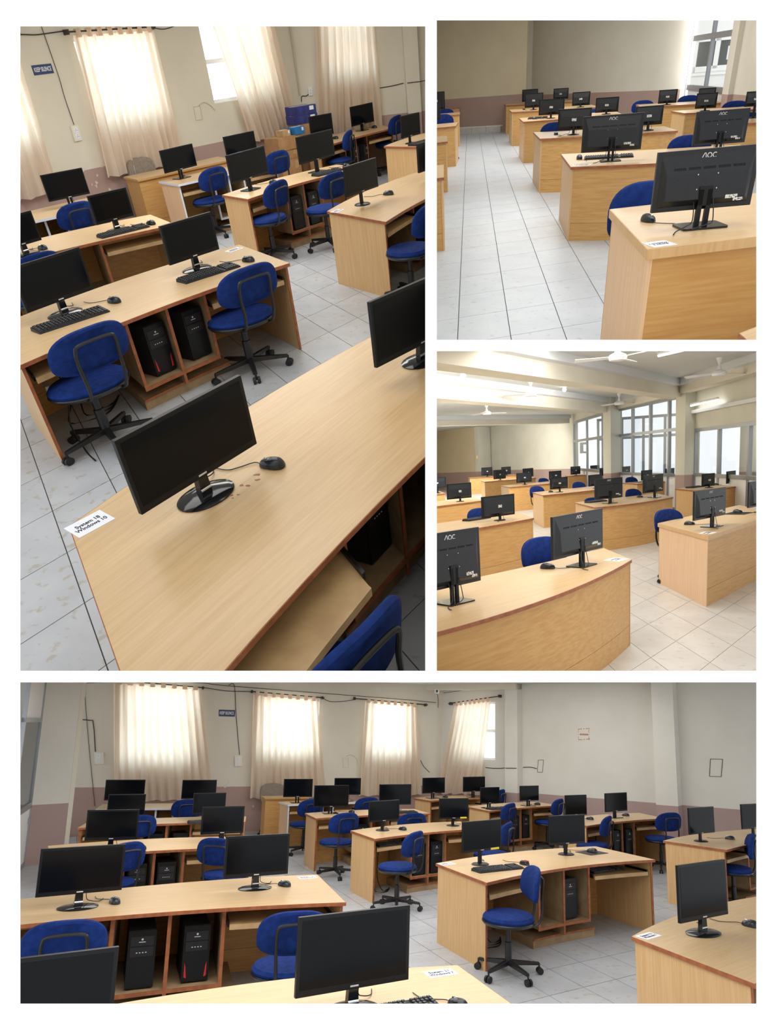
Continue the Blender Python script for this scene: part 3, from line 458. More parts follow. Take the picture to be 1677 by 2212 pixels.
class Desk:
    'desk over a four-cornered plan with bowed long sides; u along, v from the user side to the back'
    def __init__(s, room, key, bu=.12, bb=.12, style='wood', detail=2):
        q = [V2(p) for p in DESK[room][key]]; s.room = room; s.key = key
        c = sum(q, Vector((0, 0))) / 4; d = q[1] - q[0]; s.a = math.atan2(d.y, d.x); s.c = c
        R = Matrix.Rotation(-s.a, 2); s.q = [R @ (p - c) for p in q]; s.bu = bu; s.bb = bb
        s.L = (q[1] - q[0]).length; s.D = ((q[3] - q[0]).length + (q[2] - q[1]).length) / 2
        DK[(room, key)] = s; s.build(style, detail)
    def F(s, u, v):
        u0, u1, b1, b0 = s.q
        e = (b0 + b1 - u0 - u1).normalized(); w = 4 * u * (1 - u)
        a = u0.lerp(u1, u) + e * s.bu * w; b = b0.lerp(b1, u) + e * s.bb * w
        return a.lerp(b, v)
    def W(s, u, v):
        p = Matrix.Rotation(s.a, 2) @ s.F(u, v) + s.c; return (p.x, p.y)
    def slab(s, g, u0, u1, v0, v1, z0, z1, n=1):
        us = [u0 + (u1 - u0) * i / n for i in range(n + 1)]
        vs = []; fs = []
        for u in us:
            for v, z in ((v0, z0), (v1, z0), (v1, z1), (v0, z1)): p = s.F(u, v); vs.append((p.x, p.y, z))
        for i in range(n):
            for k in range(4): fs.append((4 * i + k, 4 * i + (k + 1) % 4, 4 * i + 4 + (k + 1) % 4, 4 * i + 4 + k))
        fs.append((3, 2, 1, 0)); fs.append((4 * n, 4 * n + 1, 4 * n + 2, 4 * n + 3))
        return g.add(vs, fs)
    def build(s, style, detail):
        lab = {'wood': 'beech laminate computer desk with brown edging', 'white': 'pale computer desk with white edging', 'plain': 'beech laminate desk with thick matching edge', 'closed': 'plain wooden table with closed front'}[style]
        ph = PH[s.key].replace('the ', '', 1)
        r = obj('computer_desk', None, room=s.room, loc=(s.c.x, s.c.y, 0), rz=s.a, label='%s, %s, %s' % (lab, ph, PIC[s.room]), cat='desk', group='desks in the %s' % PIC[s.room])
        s.root = r; em = {'wood': edge_brown, 'white': edge_white, 'plain': wood_end, 'closed': wood_back}[style]
        endm = {'wood': wood_end, 'white': wood_pale, 'plain': wood_pale, 'closed': wood_back}[style]
        th = .045 if style == 'plain' else .026; zt = DZ.get((s.room, s.key), .75); zu = zt - th; n = 12 if detail else 6
        ku = .022 / s.L; kv = .022 / s.D
        g = G(); s.slab(g, 0, 1, 0, 1, zu + .001, zt, n); top = part('tabletop', g, wood_top, r, bevel=.0015 if detail > 1 else 0)
        g = G(); e = .004
        for (a, b, c, d, m) in ((0, 1, -e / s.D, 0.0, n), (0, 1, 1, 1 + e / s.D, n), (-e / s.L, 0, -e / s.D, 1 + e / s.D, 1), (1, 1 + e / s.L, -e / s.D, 1 + e / s.D, 1)): s.slab(g, a, b, c, d, zu - .001, zt - .0015, m)
        part('edge_band', g, em, top)
        for u in (ku * .6, 1 - ku * 1.6):
            g = G(); s.slab(g, u, u + ku, kv * 1.6, 1 - kv, 0, zu); p = part('end_panel', g, endm, r)
            g = G(); s.slab(g, u - .001 / s.L, u + ku + .001 / s.L, kv * 1.2, kv * 1.6, 0, zu); part('edge_strip', g, em, p)
        v1 = 1 - kv * 2.2
        g = G(); s.slab(g, ku * 1.6, 1 - ku * 1.6, v1, v1 + kv, .185, zu, n); part('back_panel', g, wood_back, r)
        g = G(); s.slab(g, ku * 1.6, 1 - ku * 1.6, v1 - .002, v1 + kv * .95, 0, .182, n); part('kick_board', g, wood_back, r)
        if style == 'closed':
            g = G(); s.slab(g, .04, .96, kv * 2, kv * 3, .35, zu); part('front_panel', g, wood_back, r)
        elif detail:
            lo = .20
            for u, z0 in ((.35, lo), (.5, .09), (.65, lo)):
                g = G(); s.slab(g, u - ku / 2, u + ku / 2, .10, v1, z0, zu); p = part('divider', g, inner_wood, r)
                g = G(); s.slab(g, u - ku * .62, u + ku * .62, .088, .10, z0, zu); part('edge_strip', g, em, p)
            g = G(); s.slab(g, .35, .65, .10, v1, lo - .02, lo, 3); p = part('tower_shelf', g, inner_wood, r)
            g = G(); s.slab(g, .35 - ku * .62, .65 + ku * .62, .088, .10, lo - .026, lo, 3); part('edge_strip', g, em, p)
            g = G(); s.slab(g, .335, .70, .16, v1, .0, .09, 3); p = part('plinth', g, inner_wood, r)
            g = G(); s.slab(g, .335, .70, .145, .16, .074, .092, 3); part('edge_strip', g, em, p)
            for a, b in ((.03, .335), (.665, .97)):
                o = -.17 if (s.key == 'D1' and a < .5) else 0
                g = G(); s.slab(g, a, b, .04 + o, .5 + o, .60, .618, 3); p = part('keyboard_tray', g, tray_wood, r)
                g = G(); s.slab(g, a, b, .028 + o, .04 + o, .585, .622, 3); part('tray_front', g, tray_wood, p)
                for e in (a - .006, b): g = G(); s.slab(g, e, e + .006, .05 + o * .8, .4, .60, .64); part('slide_rail', g, rail_m, p)
WORDS = {'a': 'left', 'b': 'right'}
def place(room, key, what, side=True):
    k = key[:-1]; n = sum(1 for x in MON[room] if x[:-1] == k)
    s = (WORDS[key[-1]] + ' ') if (side and n > 1) else ''
    return '%s on %s, %s' % ((what if not s else what + ' at ' + s.strip()), PH[k], PIC[room])
# logo strokes (letters as on the monitors' backs), unit height 1
def stroke(g, pts, w, d=.06):
    P = [Vector((x, 0, z)) for x, z in pts]; n = len(P); vs = []; fs = []
    for j in range(n):
        t = (P[min(j + 1, n - 1)] - P[max(j - 1, 0)]).normalized(); q = Vector((-t.z, 0, t.x)) * w / 2
        for y in (0, d): vs += [P[j] + q + Vector((0, y, 0)), P[j] - q + Vector((0, y, 0))]
    for j in range(n - 1):
        a = 4 * j; b = a + 4; fs += [(a, a + 1, b + 1, b), (a + 2, b + 2, b + 3, a + 3), (a, b, b + 2, a + 2), (a + 1, a + 3, b + 3, b + 1)]
    fs += [(0, 2, 3, 1), (4 * n - 4, 4 * n - 3, 4 * n - 1, 4 * n - 2)]
    g.add(vs, fs)
def logo_geo():
    g = G(); w = .17
    stroke(g, [(-1.62, 0), (-1.12, .93)], w); stroke(g, [(-1.14, .93), (-.88, .93), (-.72, 0)], w)
    arc = lambda cx, a0, a1, n: [(cx + .47 * math.cos(math.radians(a0 + (a1 - a0) * i / n)), .48 + .44 * math.sin(math.radians(a0 + (a1 - a0) * i / n))) for i in range(n + 1)]
    stroke(g, arc(0, 0, 360, 20), w); stroke(g, arc(1.2, 50, 310, 14), w); return g
LOGO = logo_geo()
def rounded(w, h, r, n=4):
    out = []
    for cx, cy, a in ((w / 2 - r, h / 2 - r, 0), (-w / 2 + r, h / 2 - r, 90), (-w / 2 + r, -h / 2 + r, 180), (w / 2 - r, -h / 2 + r, 270)):
        for i in range(n + 1): t = math.radians(a + 90 * i / n); out.append((cx + r * math.cos(t), cy + r * math.sin(t)))
    return out
def monitor(room, key, back=False, stand='square', big=True, brand=False, note=None, extra=None):
    x, y, a, w, h, zb = MON[room][key]
    what = 'black monitor'
    r = obj('monitor', None, room=room, loc=(x, y, DZ.get((room, key[:-1]), .75)), rz=math.radians(a + (180 if back else 0)), label=place(room, key, what), cat='monitor', group='monitors in the %s' % PIC[room])
    f = -1; t = .011   # screen faces -y
    g = G(); g.box(-w / 2, w / 2, -t, t, zb, zb + h); part('housing', g, black if not brand else shellm, r, bevel=.003 if big else 0)
    m = .012 if not stand == 'oval' else .018; mb = .022 if not stand == 'oval' else .03
    g = G(); g.box(-w / 2 + m, w / 2 - m, -t - .0012, -t + .002, zb + mb, zb + h - m); part('screen', g, screen, r)
    if not back and big:
        g = G(); g.box(-.022, .022, -t - .0012, -t, zb + mb * .35, zb + mb * .6); part('brand_mark', g, logo_w, r)
    if back:
        # rear shell: thicker lower half
        g = G(); z1 = zb + h * .62; d = .030
        g.hexa([(-w * .46, t, zb + .02), (w * .46, t, zb + .02), (w * .40, t + d, zb + .05), (-w * .40, t + d, zb + .05), (-w * .46, t, zb + h - .02), (w * .46, t, zb + h - .02), (w * .40, t + d * .6, z1), (-w * .40, t + d * .6, z1)])
        sh = part('rear_shell', g, shellm, r, bevel=.004 if big else 0)
        if brand:
            lg = G(); lg.v = list(LOGO.v); lg.f = list(LOGO.f); s = h * .085
            zc = zb + h * .855
            # sloping part of the shell: place the letters on the housing just above the shell slope
            k = (zc + s * .5 - z1) / (zb + h - .02 - z1); yy = t + d * .6 * (1 - k) + .002
            lg.xf(Matrix.Translation((0, yy, zc)) @ Matrix.Rotation(math.pi, 4, 'Z') @ Matrix.Diagonal((s, s * .3, s, 1))); part('logo', lg, logo_w, r)
            g = G(); zc = zb + h * .70
            k = (zc - z1) / (zb + h - .02 - z1); yy = t + d * .6 * (1 - k) + .0012
            for i in range(5):
                xx = -w * .36 + i * w * .145; 
                for j in range(6): g.box(xx + j * w * .02, xx + j * w * .02 + w * .014, yy - .006, yy, zc - .006, zc + .006)
            part('vent_slots', g, slotm, r)
            g = G()
            for sx in (-1, 1):
                for zz in (.36, .60): g.lathe([(.004, 0), (.003, .003)], 8); k2 = len(g.v) - 16; g.v[k2:] = [(sx * .05 + vx, t + d * (.9 if zz < .5 else .66) + vz, zb + h * zz + vy) for vx, vy, vz in g.v[k2:]]
            part('screw', g, chrome, r)
            g = G(); g.box(-w * .32, -w * .2, t + d * .85, t + d + .001, zb + h * .17, zb + h * .23); part('rating_label', g, sticker, r)
        if big or not brand:
            g = G()
            if brand: g.box(-w * .38, -w * .38 + .05, t + d * .8, t + d + .0008, zb + h * .12, zb + h * .17)
            else: g.box(-.036, .036, t + d * .55, t + d * .98, zb + h * .42, zb + h * .55)
            part('sticker', g, sticker, r)
    dy = .03
    if stand == 'square':
        g = G(); g.prism([(px, py + dy) for px, py in rounded(.23, .17, .015)], 0, .010); part('base', g, gloss, r)
        g = G()
        for sx in (-1, 1): g.box(sx * .022 - .012, sx * .022 + .012, dy - .006, dy + .012, .01, zb + h * .35)
        g.box(-.034, .034, dy - .006, dy + .012, zb + .02, zb + h * .4); part('neck', g, black, r)
    elif stand == 'oval':
        g = G(); g.lathe([(.14, 0), (.142, .006), (.12, .014), (.05, .02)], 28, (0, dy - .02, 0), 1, .72); part('base', g, gloss, r, smooth=True)
        g = G(); g.hexa([(-.03, dy - .035, .012), (.03, dy - .035, .012), (.03, dy + .0, .012), (-.03, dy + .0, .012), (-.024, -.004, zb + .03), (.024, -.004, zb + .03), (.024, .026, zb + .03), (-.024, .026, zb + .03)]); nk = part('neck', g, gloss, r)
        g = G(); g.tube([(-.028, dy - .03, .04), (.028, dy - .03, .04)], .009, 10); part('hinge', g, chrome, nk)
    else:
        g = G(); g.lathe([(.095, 0), (.097, .005), (.085, .012), (.02, .016)], 24, (0, dy - .01, 0), 1, .85); part('base', g, black, r, smooth=True)
        g = G(); g.box(-.02, .02, dy - .012, dy + .008, .01, zb + h * .3); part('neck', g, black, r)
    if big:
        g = G(); g.tube(spline([(.05, .025, zb + .05), (.06, .07, zb * .5), (.10, .10, .02), (.16, .13, .006), (.2, .2, .006)], 5), .003, 5)
        if back: g.tube(spline([(-.04, t + .03, zb + .06), (-.05, .06, zb * .4), (-.01, .09, .02), (.08, .12, .008)], 5), .003, 5)
        part('cable', g, wire_b, r)
    if extra == 'yellow':
        g = G(); g.box(w * .22, w * .44, -t - .0016, -t, zb + .002, zb + .022); part('sticker', g, yellow, r)
    return r
def chair_proto():
    P = []
    g = G(); g.lathe([(.05, .43), (.205, .435), (.228, .455), (.232, .475), (.215, .497), (.15, .508), (.02, .51)], 28, sx=1, sy=.98); P.append(('seat', g.mesh('seat', fabric, True)))
    g = G(); g.lathe([(.10, .415), (.222, .425), (.236, .445), (.232, .455), (.05, .45)], 28); P.append(('seat_pan', g.mesh('seat_pan', tube_blk, True)))
    # backrest: half-moon cushion, bowed in plan
    g = G(); nu, nv = 20, 4; out = []
    for i in range(36):
        t = 2 * math.pi * i / 36; c, s_ = math.cos(t), math.sin(t)
        x = .235 * math.copysign(abs(c) ** .75, c); z = .735 + (.165 * abs(s_) ** .8 if s_ > 0 else -.125 * abs(s_) ** .55); out.append((x, z))
    rings = [(.86, -.024), (.97, -.016), (1.0, 0), (.97, .018), (.84, .03)]; vs = []; fs = []; n = len(out)
    for k, y in rings:
        for x, z in out: X = x * k; Z = .735 + (z - .735) * k; vs.append((X, -.225 + y + 1.1 * X * X * .9 - (Z - .6) * .12, Z))
    for j in range(len(rings) - 1):
        for i in range(n): fs.append((j * n + i, j * n + (i + 1) % n, (j + 1) * n + (i + 1) % n, (j + 1) * n + i))
    fs.append(tuple(range(n - 1, -1, -1))); fs.append(tuple((len(rings) - 1) * n + i for i in range(n))); g.add(vs, fs)
    P.append(('backrest', g.mesh('backrest', fabric, True)))
    g = G(); pts = [(-.1, -.06, .425), (-.105, -.17, .42), (-.11, -.245, .45), (-.115, -.275, .55), (-.12, -.272, .68), (-.118, -.285, .78), (-.085, -.287, .815), (.085, -.287, .815), (.118, -.285, .78), (.12, -.272, .68), (.115, -.275, .55), (.11, -.245, .45), (.105, -.17, .42), (.1, -.06, .425)]
    g.tube(spline(pts, 4), .011, 8); P.append(('back_bracket', g.mesh('back_bracket', tube_blk, True)))
    g = G(); g.lathe([(.03, .10), (.03, .27), (.022, .275), (.022, .40), (.05, .41), (.05, .425)], 14); P.append(('column', g.mesh('column', tube_blk, True)))
    lg = G(); lg.hexa([(-.022, .02, .085), (.022, .02, .085), (.016, .28, .075), (-.016, .28, .075), (-.018, .02, .125), (.018, .02, .125), (.012, .28, .098), (-.012, .28, .098)]); lm = lg.mesh('leg', tube_blk, False, .004)
    cg = G(); 
    for sx in (-1, 1): cg.lathe([(.012, -.011), (.028, -.009), (.028, .009), (.012, .011)], 14); k = len(cg.v) - 56; cg.v[k:] = [(sx * .016 + vz, .285 + vx, .028 + vy) for vx, vy, vz in cg.v[k:]]
    cg.tube([(0, .28, .03), (0, .28, .09)], .008, 6); cm = cg.mesh('caster', black2, True)
    return P, lm, cm
CP, CLEG, CCAST = chair_proto()
def chair(room, key, wx=1.0, parts=True, label=None):
    x, y, a, sz = CHAIR[room][key]
    k = key[:-1]; nn = sum(1 for c in CHAIR[room] if c[:-1] == k)
    lab = label or 'blue swivel chair%s at %s, %s' % ((' on the ' + WORDS[key[-1]]) if nn > 1 else '', PH[k], PIC[room])
    r = obj('swivel_chair', None, room=room, loc=(x, y, 0), rz=math.radians(a), label=lab, cat='chair', group='blue swivel chairs in the %s' % PIC[room])
    r.scale = (wx, 1.0, sz)
    for nme, me in CP: obj(nme, me, r)
    rot = random.uniform(0, 1.2)
    for i in range(5):
        an = rot + i * 2 * math.pi / 5
        l = obj('leg', CLEG, r, rz=an); obj('caster', CCAST, l)
    return r
def keyboard_proto():
    b = G(); b.hexa([(-.5, -.075, 0), (.5, -.075, 0), (.5, .075, 0), (-.5, .075, 0), (-.495, -.072, .012), (.495, -.072, .012), (.495, .072, .026), (-.495, .072, .026)]); bm_ = b.mesh('keyboard_case', black2, False, .004)
    k = G()
    for row in range(6):
        yy = -.058 + row * .023; n = 20
        for c in range(n):
            if row == 0 and 5 <= c <= 9 and c != 5: continue
            if c in (14,) or (c == 18 and row == 3): continue
            x0 = -.475 + c * .0478; x1 = x0 + .042
            if row == 0 and c == 5: x1 = x0 + .23
            z = .012 + (yy + .072) / .144 * .014
            k.hexa([(x0, yy - .009, z), (x1, yy - .009, z), (x1, yy + .009, z + .002), (x0, yy + .009, z + .002), (x0 + .004, yy - .007, z + .008), (x1 - .004, yy - .007, z + .008), (x1 - .004, yy + .008, z + .009), (x0 + .004, yy + .008, z + .009)])
    km = k.mesh('keys', keyk)
    p = G()
    for row in range(1, 6):
        yy = -.058 + row * .023
        for c in range(20):
            if c in (14,) or (c == 18 and row == 3): continue
            x0 = -.475 + c * .0478 + .012; z = .012 + (yy + .072) / .144 * .014 + .0095
            p.box(x0, x0 + .012, yy - .001, yy + .005, z - .001, z)
    return bm_, km, p.mesh('key_print', keyp)
KBM = keyboard_proto()
def keyboard(room, key, x, y, a, L, z=.75, lab=None):
    L = max(.40, min(L, .56))
    r = obj('keyboard', None, room=room, loc=(x, y, z), rz=math.radians(a), label=lab or place(room, key, 'black keyboard'), cat='keyboard', group='keyboards in the %s' % PIC[room])
    r.scale = (L, 1, 1)
    obj('case', KBM[0], r); obj('keys', KBM[1], r, kind='stuff'); obj('key_print', KBM[2], r, kind='stuff')
def mouse_proto():
    g = G(); vs = []; fs = []; nu, nv = 16, 6
    for j in range(nv + 1):
        p = j / nv * math.pi / 2
        for i in range(nu):
            t = 2 * math.pi * i / nu; c, s_ = math.cos(t), math.sin(t)
            sx = math.copysign(abs(c) ** .8, c); sy = math.copysign(abs(s_) ** .8, s_); rr = math.cos(p) ** .55 if j < nv else .02
            vs.append((.031 * sx * rr * (1 - .08 * sy), .055 * sy * rr, .004 + .034 * math.sin(p) * (1 - .12 * sy)))
    for j in range(nv):
        for i in range(nu): fs.append((j * nu + i, j * nu + (i + 1) % nu, (j + 1) * nu + (i + 1) % nu, (j + 1) * nu + i))
    fs.append(tuple(range(nu - 1, -1, -1))); fs.append(tuple(nv * nu + i for i in range(nu))); g.add(vs, fs)
    w = G(); w.lathe([(.007, -.004), (.009, -.003), (.009, .003), (.007, .004)], 10); w.v = [(z, .026 + x, .031 + y) for x, y, z in w.v]
    c = G(); c.tube(spline([(0, .052, .008), (.01, .085, .006), (-.03, .13, .004), (-.06, .17, .004), (-.05, .24, .004)], 5), .0022, 5)
    return g.mesh('shell', mousem, True), w.mesh('scroll_wheel', chrome), c.mesh('cable', wire_b)
MSM = mouse_proto()
def mouse(room, key, x, y, a, z=.75, what='black mouse', accent=False, scale=1.15):
    r = obj('mouse', None, room=room, loc=(x, y, z), rz=math.radians(a), label=place(room, key, what), cat='mouse', group='mice in the %s' % PIC[room])
    r.scale = (scale,) * 3
    obj('shell', MSM[0], r); obj('scroll_wheel', MSM[1], r); obj('cable', MSM[2], r)
    if accent:
        g = G(); g.box(-.02, .02, -.045, -.005, .034, .0385); part('red_cover', g, red, r, bevel=.003)
def tower(room, dk, u, accent=None, lab='', tall=.40):
    d = DK[(room, dk)]; x, y = d.W(u, .36); w = min(.19, d.L * .15 - .05); dp = min(.42, d.D * .5); z = .20
    r = obj('computer_tower', None, room=room, loc=(x, y, z), rz=d.a, label='%s in %s bay of %s, %s' % (lab or 'black computer tower', 'left' if u < .5 else 'right', PH[dk], PIC[room]), cat='computer', group='computer towers in the %s' % PIC[room])
    y0 = -dp * .45; y1 = dp * .55
    g = G(); g.box(-w / 2, w / 2, y0 + .012, y1, .008, tall); part('case', g, black2, r, bevel=.003)
    g = G(); g.box(-w / 2 - .002, w / 2 + .002, y0, y0 + .014, .012, tall - .002); fr = part('front_panel', g, black, r, bevel=.004)
    g = G(); g.box(-w * .42, w * .42, y0 - .003, y0, tall * .74, tall * .9); g.box(-w * .42, w * .42, y0 - .003, y0, tall * .56, tall * .72); part('drive_cover', g, black2, fr)
    g = G(); g.box(-w * .12, w * .12, y0 - .005, y0 - .003, tall * .80, tall * .812); g.lathe([(.008, 0), (.006, .002)], 10); k = len(g.v) - 20; g.v[k:] = [(a, y0 - .003 - c, tall * .85 + b) for a, b, c in g.v[k:]]
    for i in range(4): g.box(-w * .2 + i * w * .11, -w * .2 + i * w * .11 + w * .05, y0 - .0045, y0 - .003, tall * .62, tall * .635)
    part('port_strip', g, logo_w, fr)
    if accent:
        g = G()
        for sx in (-1, 1): g.hexa([(sx * w * .42, y0 - .004, tall * .12), (sx * w * .33, y0 - .004, tall * .10), (sx * w * .33, y0, tall * .10), (sx * w * .42, y0, tall * .12), (sx * w * .42, y0 - .004, tall * .36), (sx * w * .38, y0 - .004, tall * .30), (sx * w * .38, y0, tall * .30), (sx * w * .42, y0, tall * .36)])
        part('red_accent', g, red, fr)
    g = G()
    for sx in (-1, 1):
        for sy in (y0 + .04, y1 - .04): g.box(sx * w * .35 - .012, sx * w * .35 + .012, sy - .012, sy + .012, 0, .009)
    part('foot', g, black2, r)
def text_mesh(txt, size, m, ext=.0004, align='CENTER'):
    c = bpy.data.curves.new('txt', 'FONT'); c.body = txt; c.size = size; c.extrude = ext; c.align_x = align; c.align_y = 'CENTER'; c.space_line = .95; c.offset = size * .018
    o = bpy.data.objects.new('txt', c); COL.objects.link(o)
    me = bpy.data.meshes.new_from_object(o.evaluated_get(bpy.context.evaluated_depsgraph_get())); bpy.data.objects.remove(o); bpy.data.curves.remove(c)
    me.materials.clear(); me.materials.append(m); return me
def label_paper(room, x, y, a, w, d, txt, lab, flip=False, z=.7502):
    r = obj('paper_label', None, room=room, loc=(x, y, z), rz=math.radians(a), label=lab, cat='label', group='paper desk labels')
    g = G(); g.box(-w / 2, w / 2, -d / 2, d / 2, 0, .0012); part('sheet', g, paper, r)
    me = text_mesh(txt, d * .34, ink); xs = [v.co.x for v in me.vertices]; k = min(1, w * .84 / (max(xs) - min(xs)))
    for v in me.vertices: v.co.x *= k; v.co.y *= min(1, k * 1.25)
    obj('printed_text', me, r, (0, 0, .0016), math.pi if flip else 0)
def pad(room, x, y, a, w, d, lab):
    g = G(); g.prism(rounded(w, d, .01), 0, .003); o = obj('mouse_pad', g.mesh('mouse_pad', black2), room=room, loc=(x, y, .7502), rz=math.radians(a), label=lab, cat='mouse pad')
# ------------------------------------------------------------------ furniture
for k, st, dt in (('D1', 'wood', 2), ('D2', 'wood', 2), ('D3', 'wood', 2), ('D4', 'white', 1), ('D5', 'closed', 1), ('D6', 'white', 1), ('D7', 'wood', 2), ('D8', 'wood', 2), ('D9', 'wood', 1), ('D10', 'wood', 1)):
    Desk(1, k, .02 if k in ('D4', 'D5', 'D6') else .10, .02 if k in ('D4', 'D5', 'D6') else .13, st, dt)
for k in ('E1', 'E2', 'E3', 'E4', 'E5', 'E6', 'F1', 'F2', 'F3', 'G1', 'G2', 'G3', 'G4', 'G5', 'H1'):
    Desk(2, k, .0 if k in ('E1', 'H1') else .05, .0 if k in ('E1', 'H1') else .06, 'plain' if k == 'E1' else 'wood', 2 if k in ('E1', 'E2') else 1)
for k in ('A1', 'A2', 'A3', 'A4', 'B1', 'B2', 'B3', 'B4', 'B5', 'C1', 'C2', 'C3', 'C4', 'C5'):
    Desk(3, k, .0 if k == 'C1' else .08, .0 if k == 'C1' else .20 if k in ('A1', 'B1') else .12, 'plain' if k == 'C1' else 'wood', 2 if k in ('A1', 'C1', 'B1') else 1)
for k, st, dt in (('Q1', 'wood', 2), ('Q2', 'wood', 2), ('Q3', 'wood', 2), ('Q4', 'white', 1), ('Q5', 'closed', 1), ('Q6', 'white', 1), ('Q7', 'wood', 2), ('Q8', 'wood', 2), ('Q9', 'wood', 2), ('Q10', 'wood', 2), ('Q11', 'wood', 2), ('Q12', 'wood', 2), ('Q13', 'wood', 2), ('Q14', 'wood', 1), ('Q15', 'wood', 2)):
    Desk(4, k, .02 if k in ('Q4', 'Q5', 'Q6') else .15 if k == 'Q9' else .10, .02 if k in ('Q4', 'Q5', 'Q6') else .14, st, dt)
for k in MON[1]: monitor(1, k, False, 'oval' if k in ('D1a', 'D1b', 'D2a', 'D2b', 'D3a', 'D3b') else 'round' if k in ('D8a', 'D8b', 'D9a') else 'square', True)
for k in MON[2]: monitor(2, k, True, 'square' if k[:2] in ('E1', 'E2') else 'round', k[:2] in ('E1', 'E2', 'E3'), k in ('E1a', 'E2a', 'E2b'), note='with white logo' if k in ('E1a', 'E2a', 'E2b') else None)
for k in MON[3]: monitor(3, k, True, 'square' if k[:2] in ('A1', 'B1', 'C1') else 'round', k[:2] in ('A1', 'A2', 'B1', 'C1'), k in ('A1a', 'A1b', 'B1a', 'B1b', 'C1a', 'C1b'))
for k in MON[4]: monitor(4, k, False, 'oval' if k[:-1] in ('Q1', 'Q2', 'Q11', 'Q12') else 'round' if k[:-1] in ('Q8', 'Q9', 'Q10') else 'square', True, extra='yellow' if k in ('Q8b', 'Q9a') else None)
for k in CHAIR[1]: chair(1, k, 1.3 if k[:2] == 'D2' else 1.12)
for k in CHAIR[2]: chair(2, k, 1.12)
for k in CHAIR[3]: chair(3, k, 1.25 if k[0] in 'AC' else 1.15)
for k in CHAIR[4]: chair(4, k, 1.05)
for k, v in {'D2a': (-2.28, 5.42, 44, .62), 'D2b': (-1.40, 6.36, 44, .6), 'D3b': (-2.66, 8.46, 41, .56), 'D7b': (-.50, 11.02, 46, .5), 'D9a': (.93, 13.0, 50, .5)}.items(): keyboard(1, k, *v)
for k, v in {'E2a': (2.79, 9.46, -14, .56), 'E4a': (3.70, 18.1, -20, .42)}.items(): keyboard(2, k, *v)
for k, v in {'A2a': (1.12, 10.55, 43, .5), 'B1a': (3.55, 12.75, 31, .45), 'C2a': (6.45, 15.35, 31, .45)}.items(): keyboard(3, k, *v)
for k, v in {'Q9a': (.96, 7.22, 31, .55), 'Q12a': (-.02, 3.66, 27, .5), 'Q2a': (-2.97, 7.62, 27, .45), 'Q2b': (-2.02, 8.17, 27, .45), 'Q13a': (1.66, 12.5, 38, .45), 'Q7b': (.05, 11.62, 29, .42), 'Q3b': (-2.72, 9.98, 26, .42)}.items(): keyboard(4, k, *v)
for k, u, v, dk in (('D8b', .2, .26, 'D8'),):
    x, y = DK[(1, dk)].W(u, v); keyboard(1, 'D8a', x, y, math.degrees(DK[(1, dk)].a), .45, .62, 'black keyboard on the pulled-out tray of the right plain-ended desk, top-left photo')
x, y = DK[(4, 'Q8')].W(.18, .2); keyboard(4, 'Q8a', x, y, math.degrees(DK[(4, 'Q8')].a), .42, .62, 'black keyboard on the tray of the desk left of the centre desk, bottom photo')
x, y = DK[(4, 'Q9')].W(.8, .25); keyboard(4, 'Q9b', x, y, math.degrees(DK[(4, 'Q9')].a), .5, .62, 'black keyboard on the right tray of the centre desk, bottom photo')
for k, v in {'D1a': (-.557, 2.868, 70), 'D2a': (-2.06, 5.80, 60), 'D2b': (-1.10, 6.66, 60), 'D3a': (-3.381, 8.0, 55), 'D3b': (-2.42, 8.72, 55), 'D7a': (-1.22, 10.62, 60), 'D7b': (-.25, 11.36, 50), 'D8a': (.244, 9.055, 75), 'D10a': (-.46, 14.7, 50), 'D10b': (.26, 15.75, 50)}.items(): mouse(1, k, *v)
for k, v in {'E1a': (1.482, 4.181, 195), 'E2a': (2.48, 9.6, 170), 'E3a': (3.05, 13.4, 170), 'E4a': (3.60, 18.0, 170), 'E5a': (4.2, 22.4, 170)}.items(): mouse(2, k, *v, z=DZ.get((2, k[:-1]), .75), scale=.95 if k == 'E1a' else 1.15)
for k, v in {'A1a': (1.158, 5.6, 240), 'B2a': (3.6, 16.85, 220), 'B1b': (4.52, 13.25, 220), 'C1a': (3.368, 8.15, 230), 'C1b': (4.44, 9.2, 220), 'C2b': (7.1, 15.75, 220)}.items(): mouse(3, k, *v, z=.7535 if k == 'C1b' else .75)
for k, v in {'Q1a': (-2.153, 5.60, 40), 'Q1b': (-.989, 6.3, 60), 'Q2a': (-2.78, 7.86, 40), 'Q3a': (-3.45, 9.85, 40), 'Q8a': (.015, 9.75, 50), 'Q9b': (2.186, 8.35, 50), 'Q10a': (4.35, 9.62, 60), 'Q11a': (2.543, 5.38, 40), 'Q12a': (.30, 3.76, 40), 'Q13b': (2.5, 13.35, 50), 'Q15b': (3.7, 11.95, 50), 'Q15a': (2.95, 11.35, 50), 'Q14a': (.85, 14.28, 50), 'Q7a': (-.8, 11.5, 40)}.items(): mouse(4, k, *v, z=.7535 if k == 'Q9b' else .75)
mouse(4, 'Q9a', 1.27, 7.52, 31, what='black mouse with red back', accent=True)
pad(4, 2.178, 8.332, 34, .30, .24, 'dark grey mouse pad on the right of the centre desk, bottom photo')
pad(3, 4.42, 9.15, 44, .34, .28, 'dark mouse pad on the nearest right desk, middle-right photo')
pad(3, 6.62, 19.3, 32, .5, .35, 'dark mat on the desk left of the wide pillar, middle-right photo')
for dk, u, ac in (('D1', .425, None), ('D2', .425, 1), ('D2', .575, None), ('D3', .425, None), ('D7', .425, None), ('D7', .575, None), ('D10', .425, None), ('D10', .575, None), ('D8', .425, None)): tower(1, dk, u, ac, 'red-accented black tower' if ac else '')
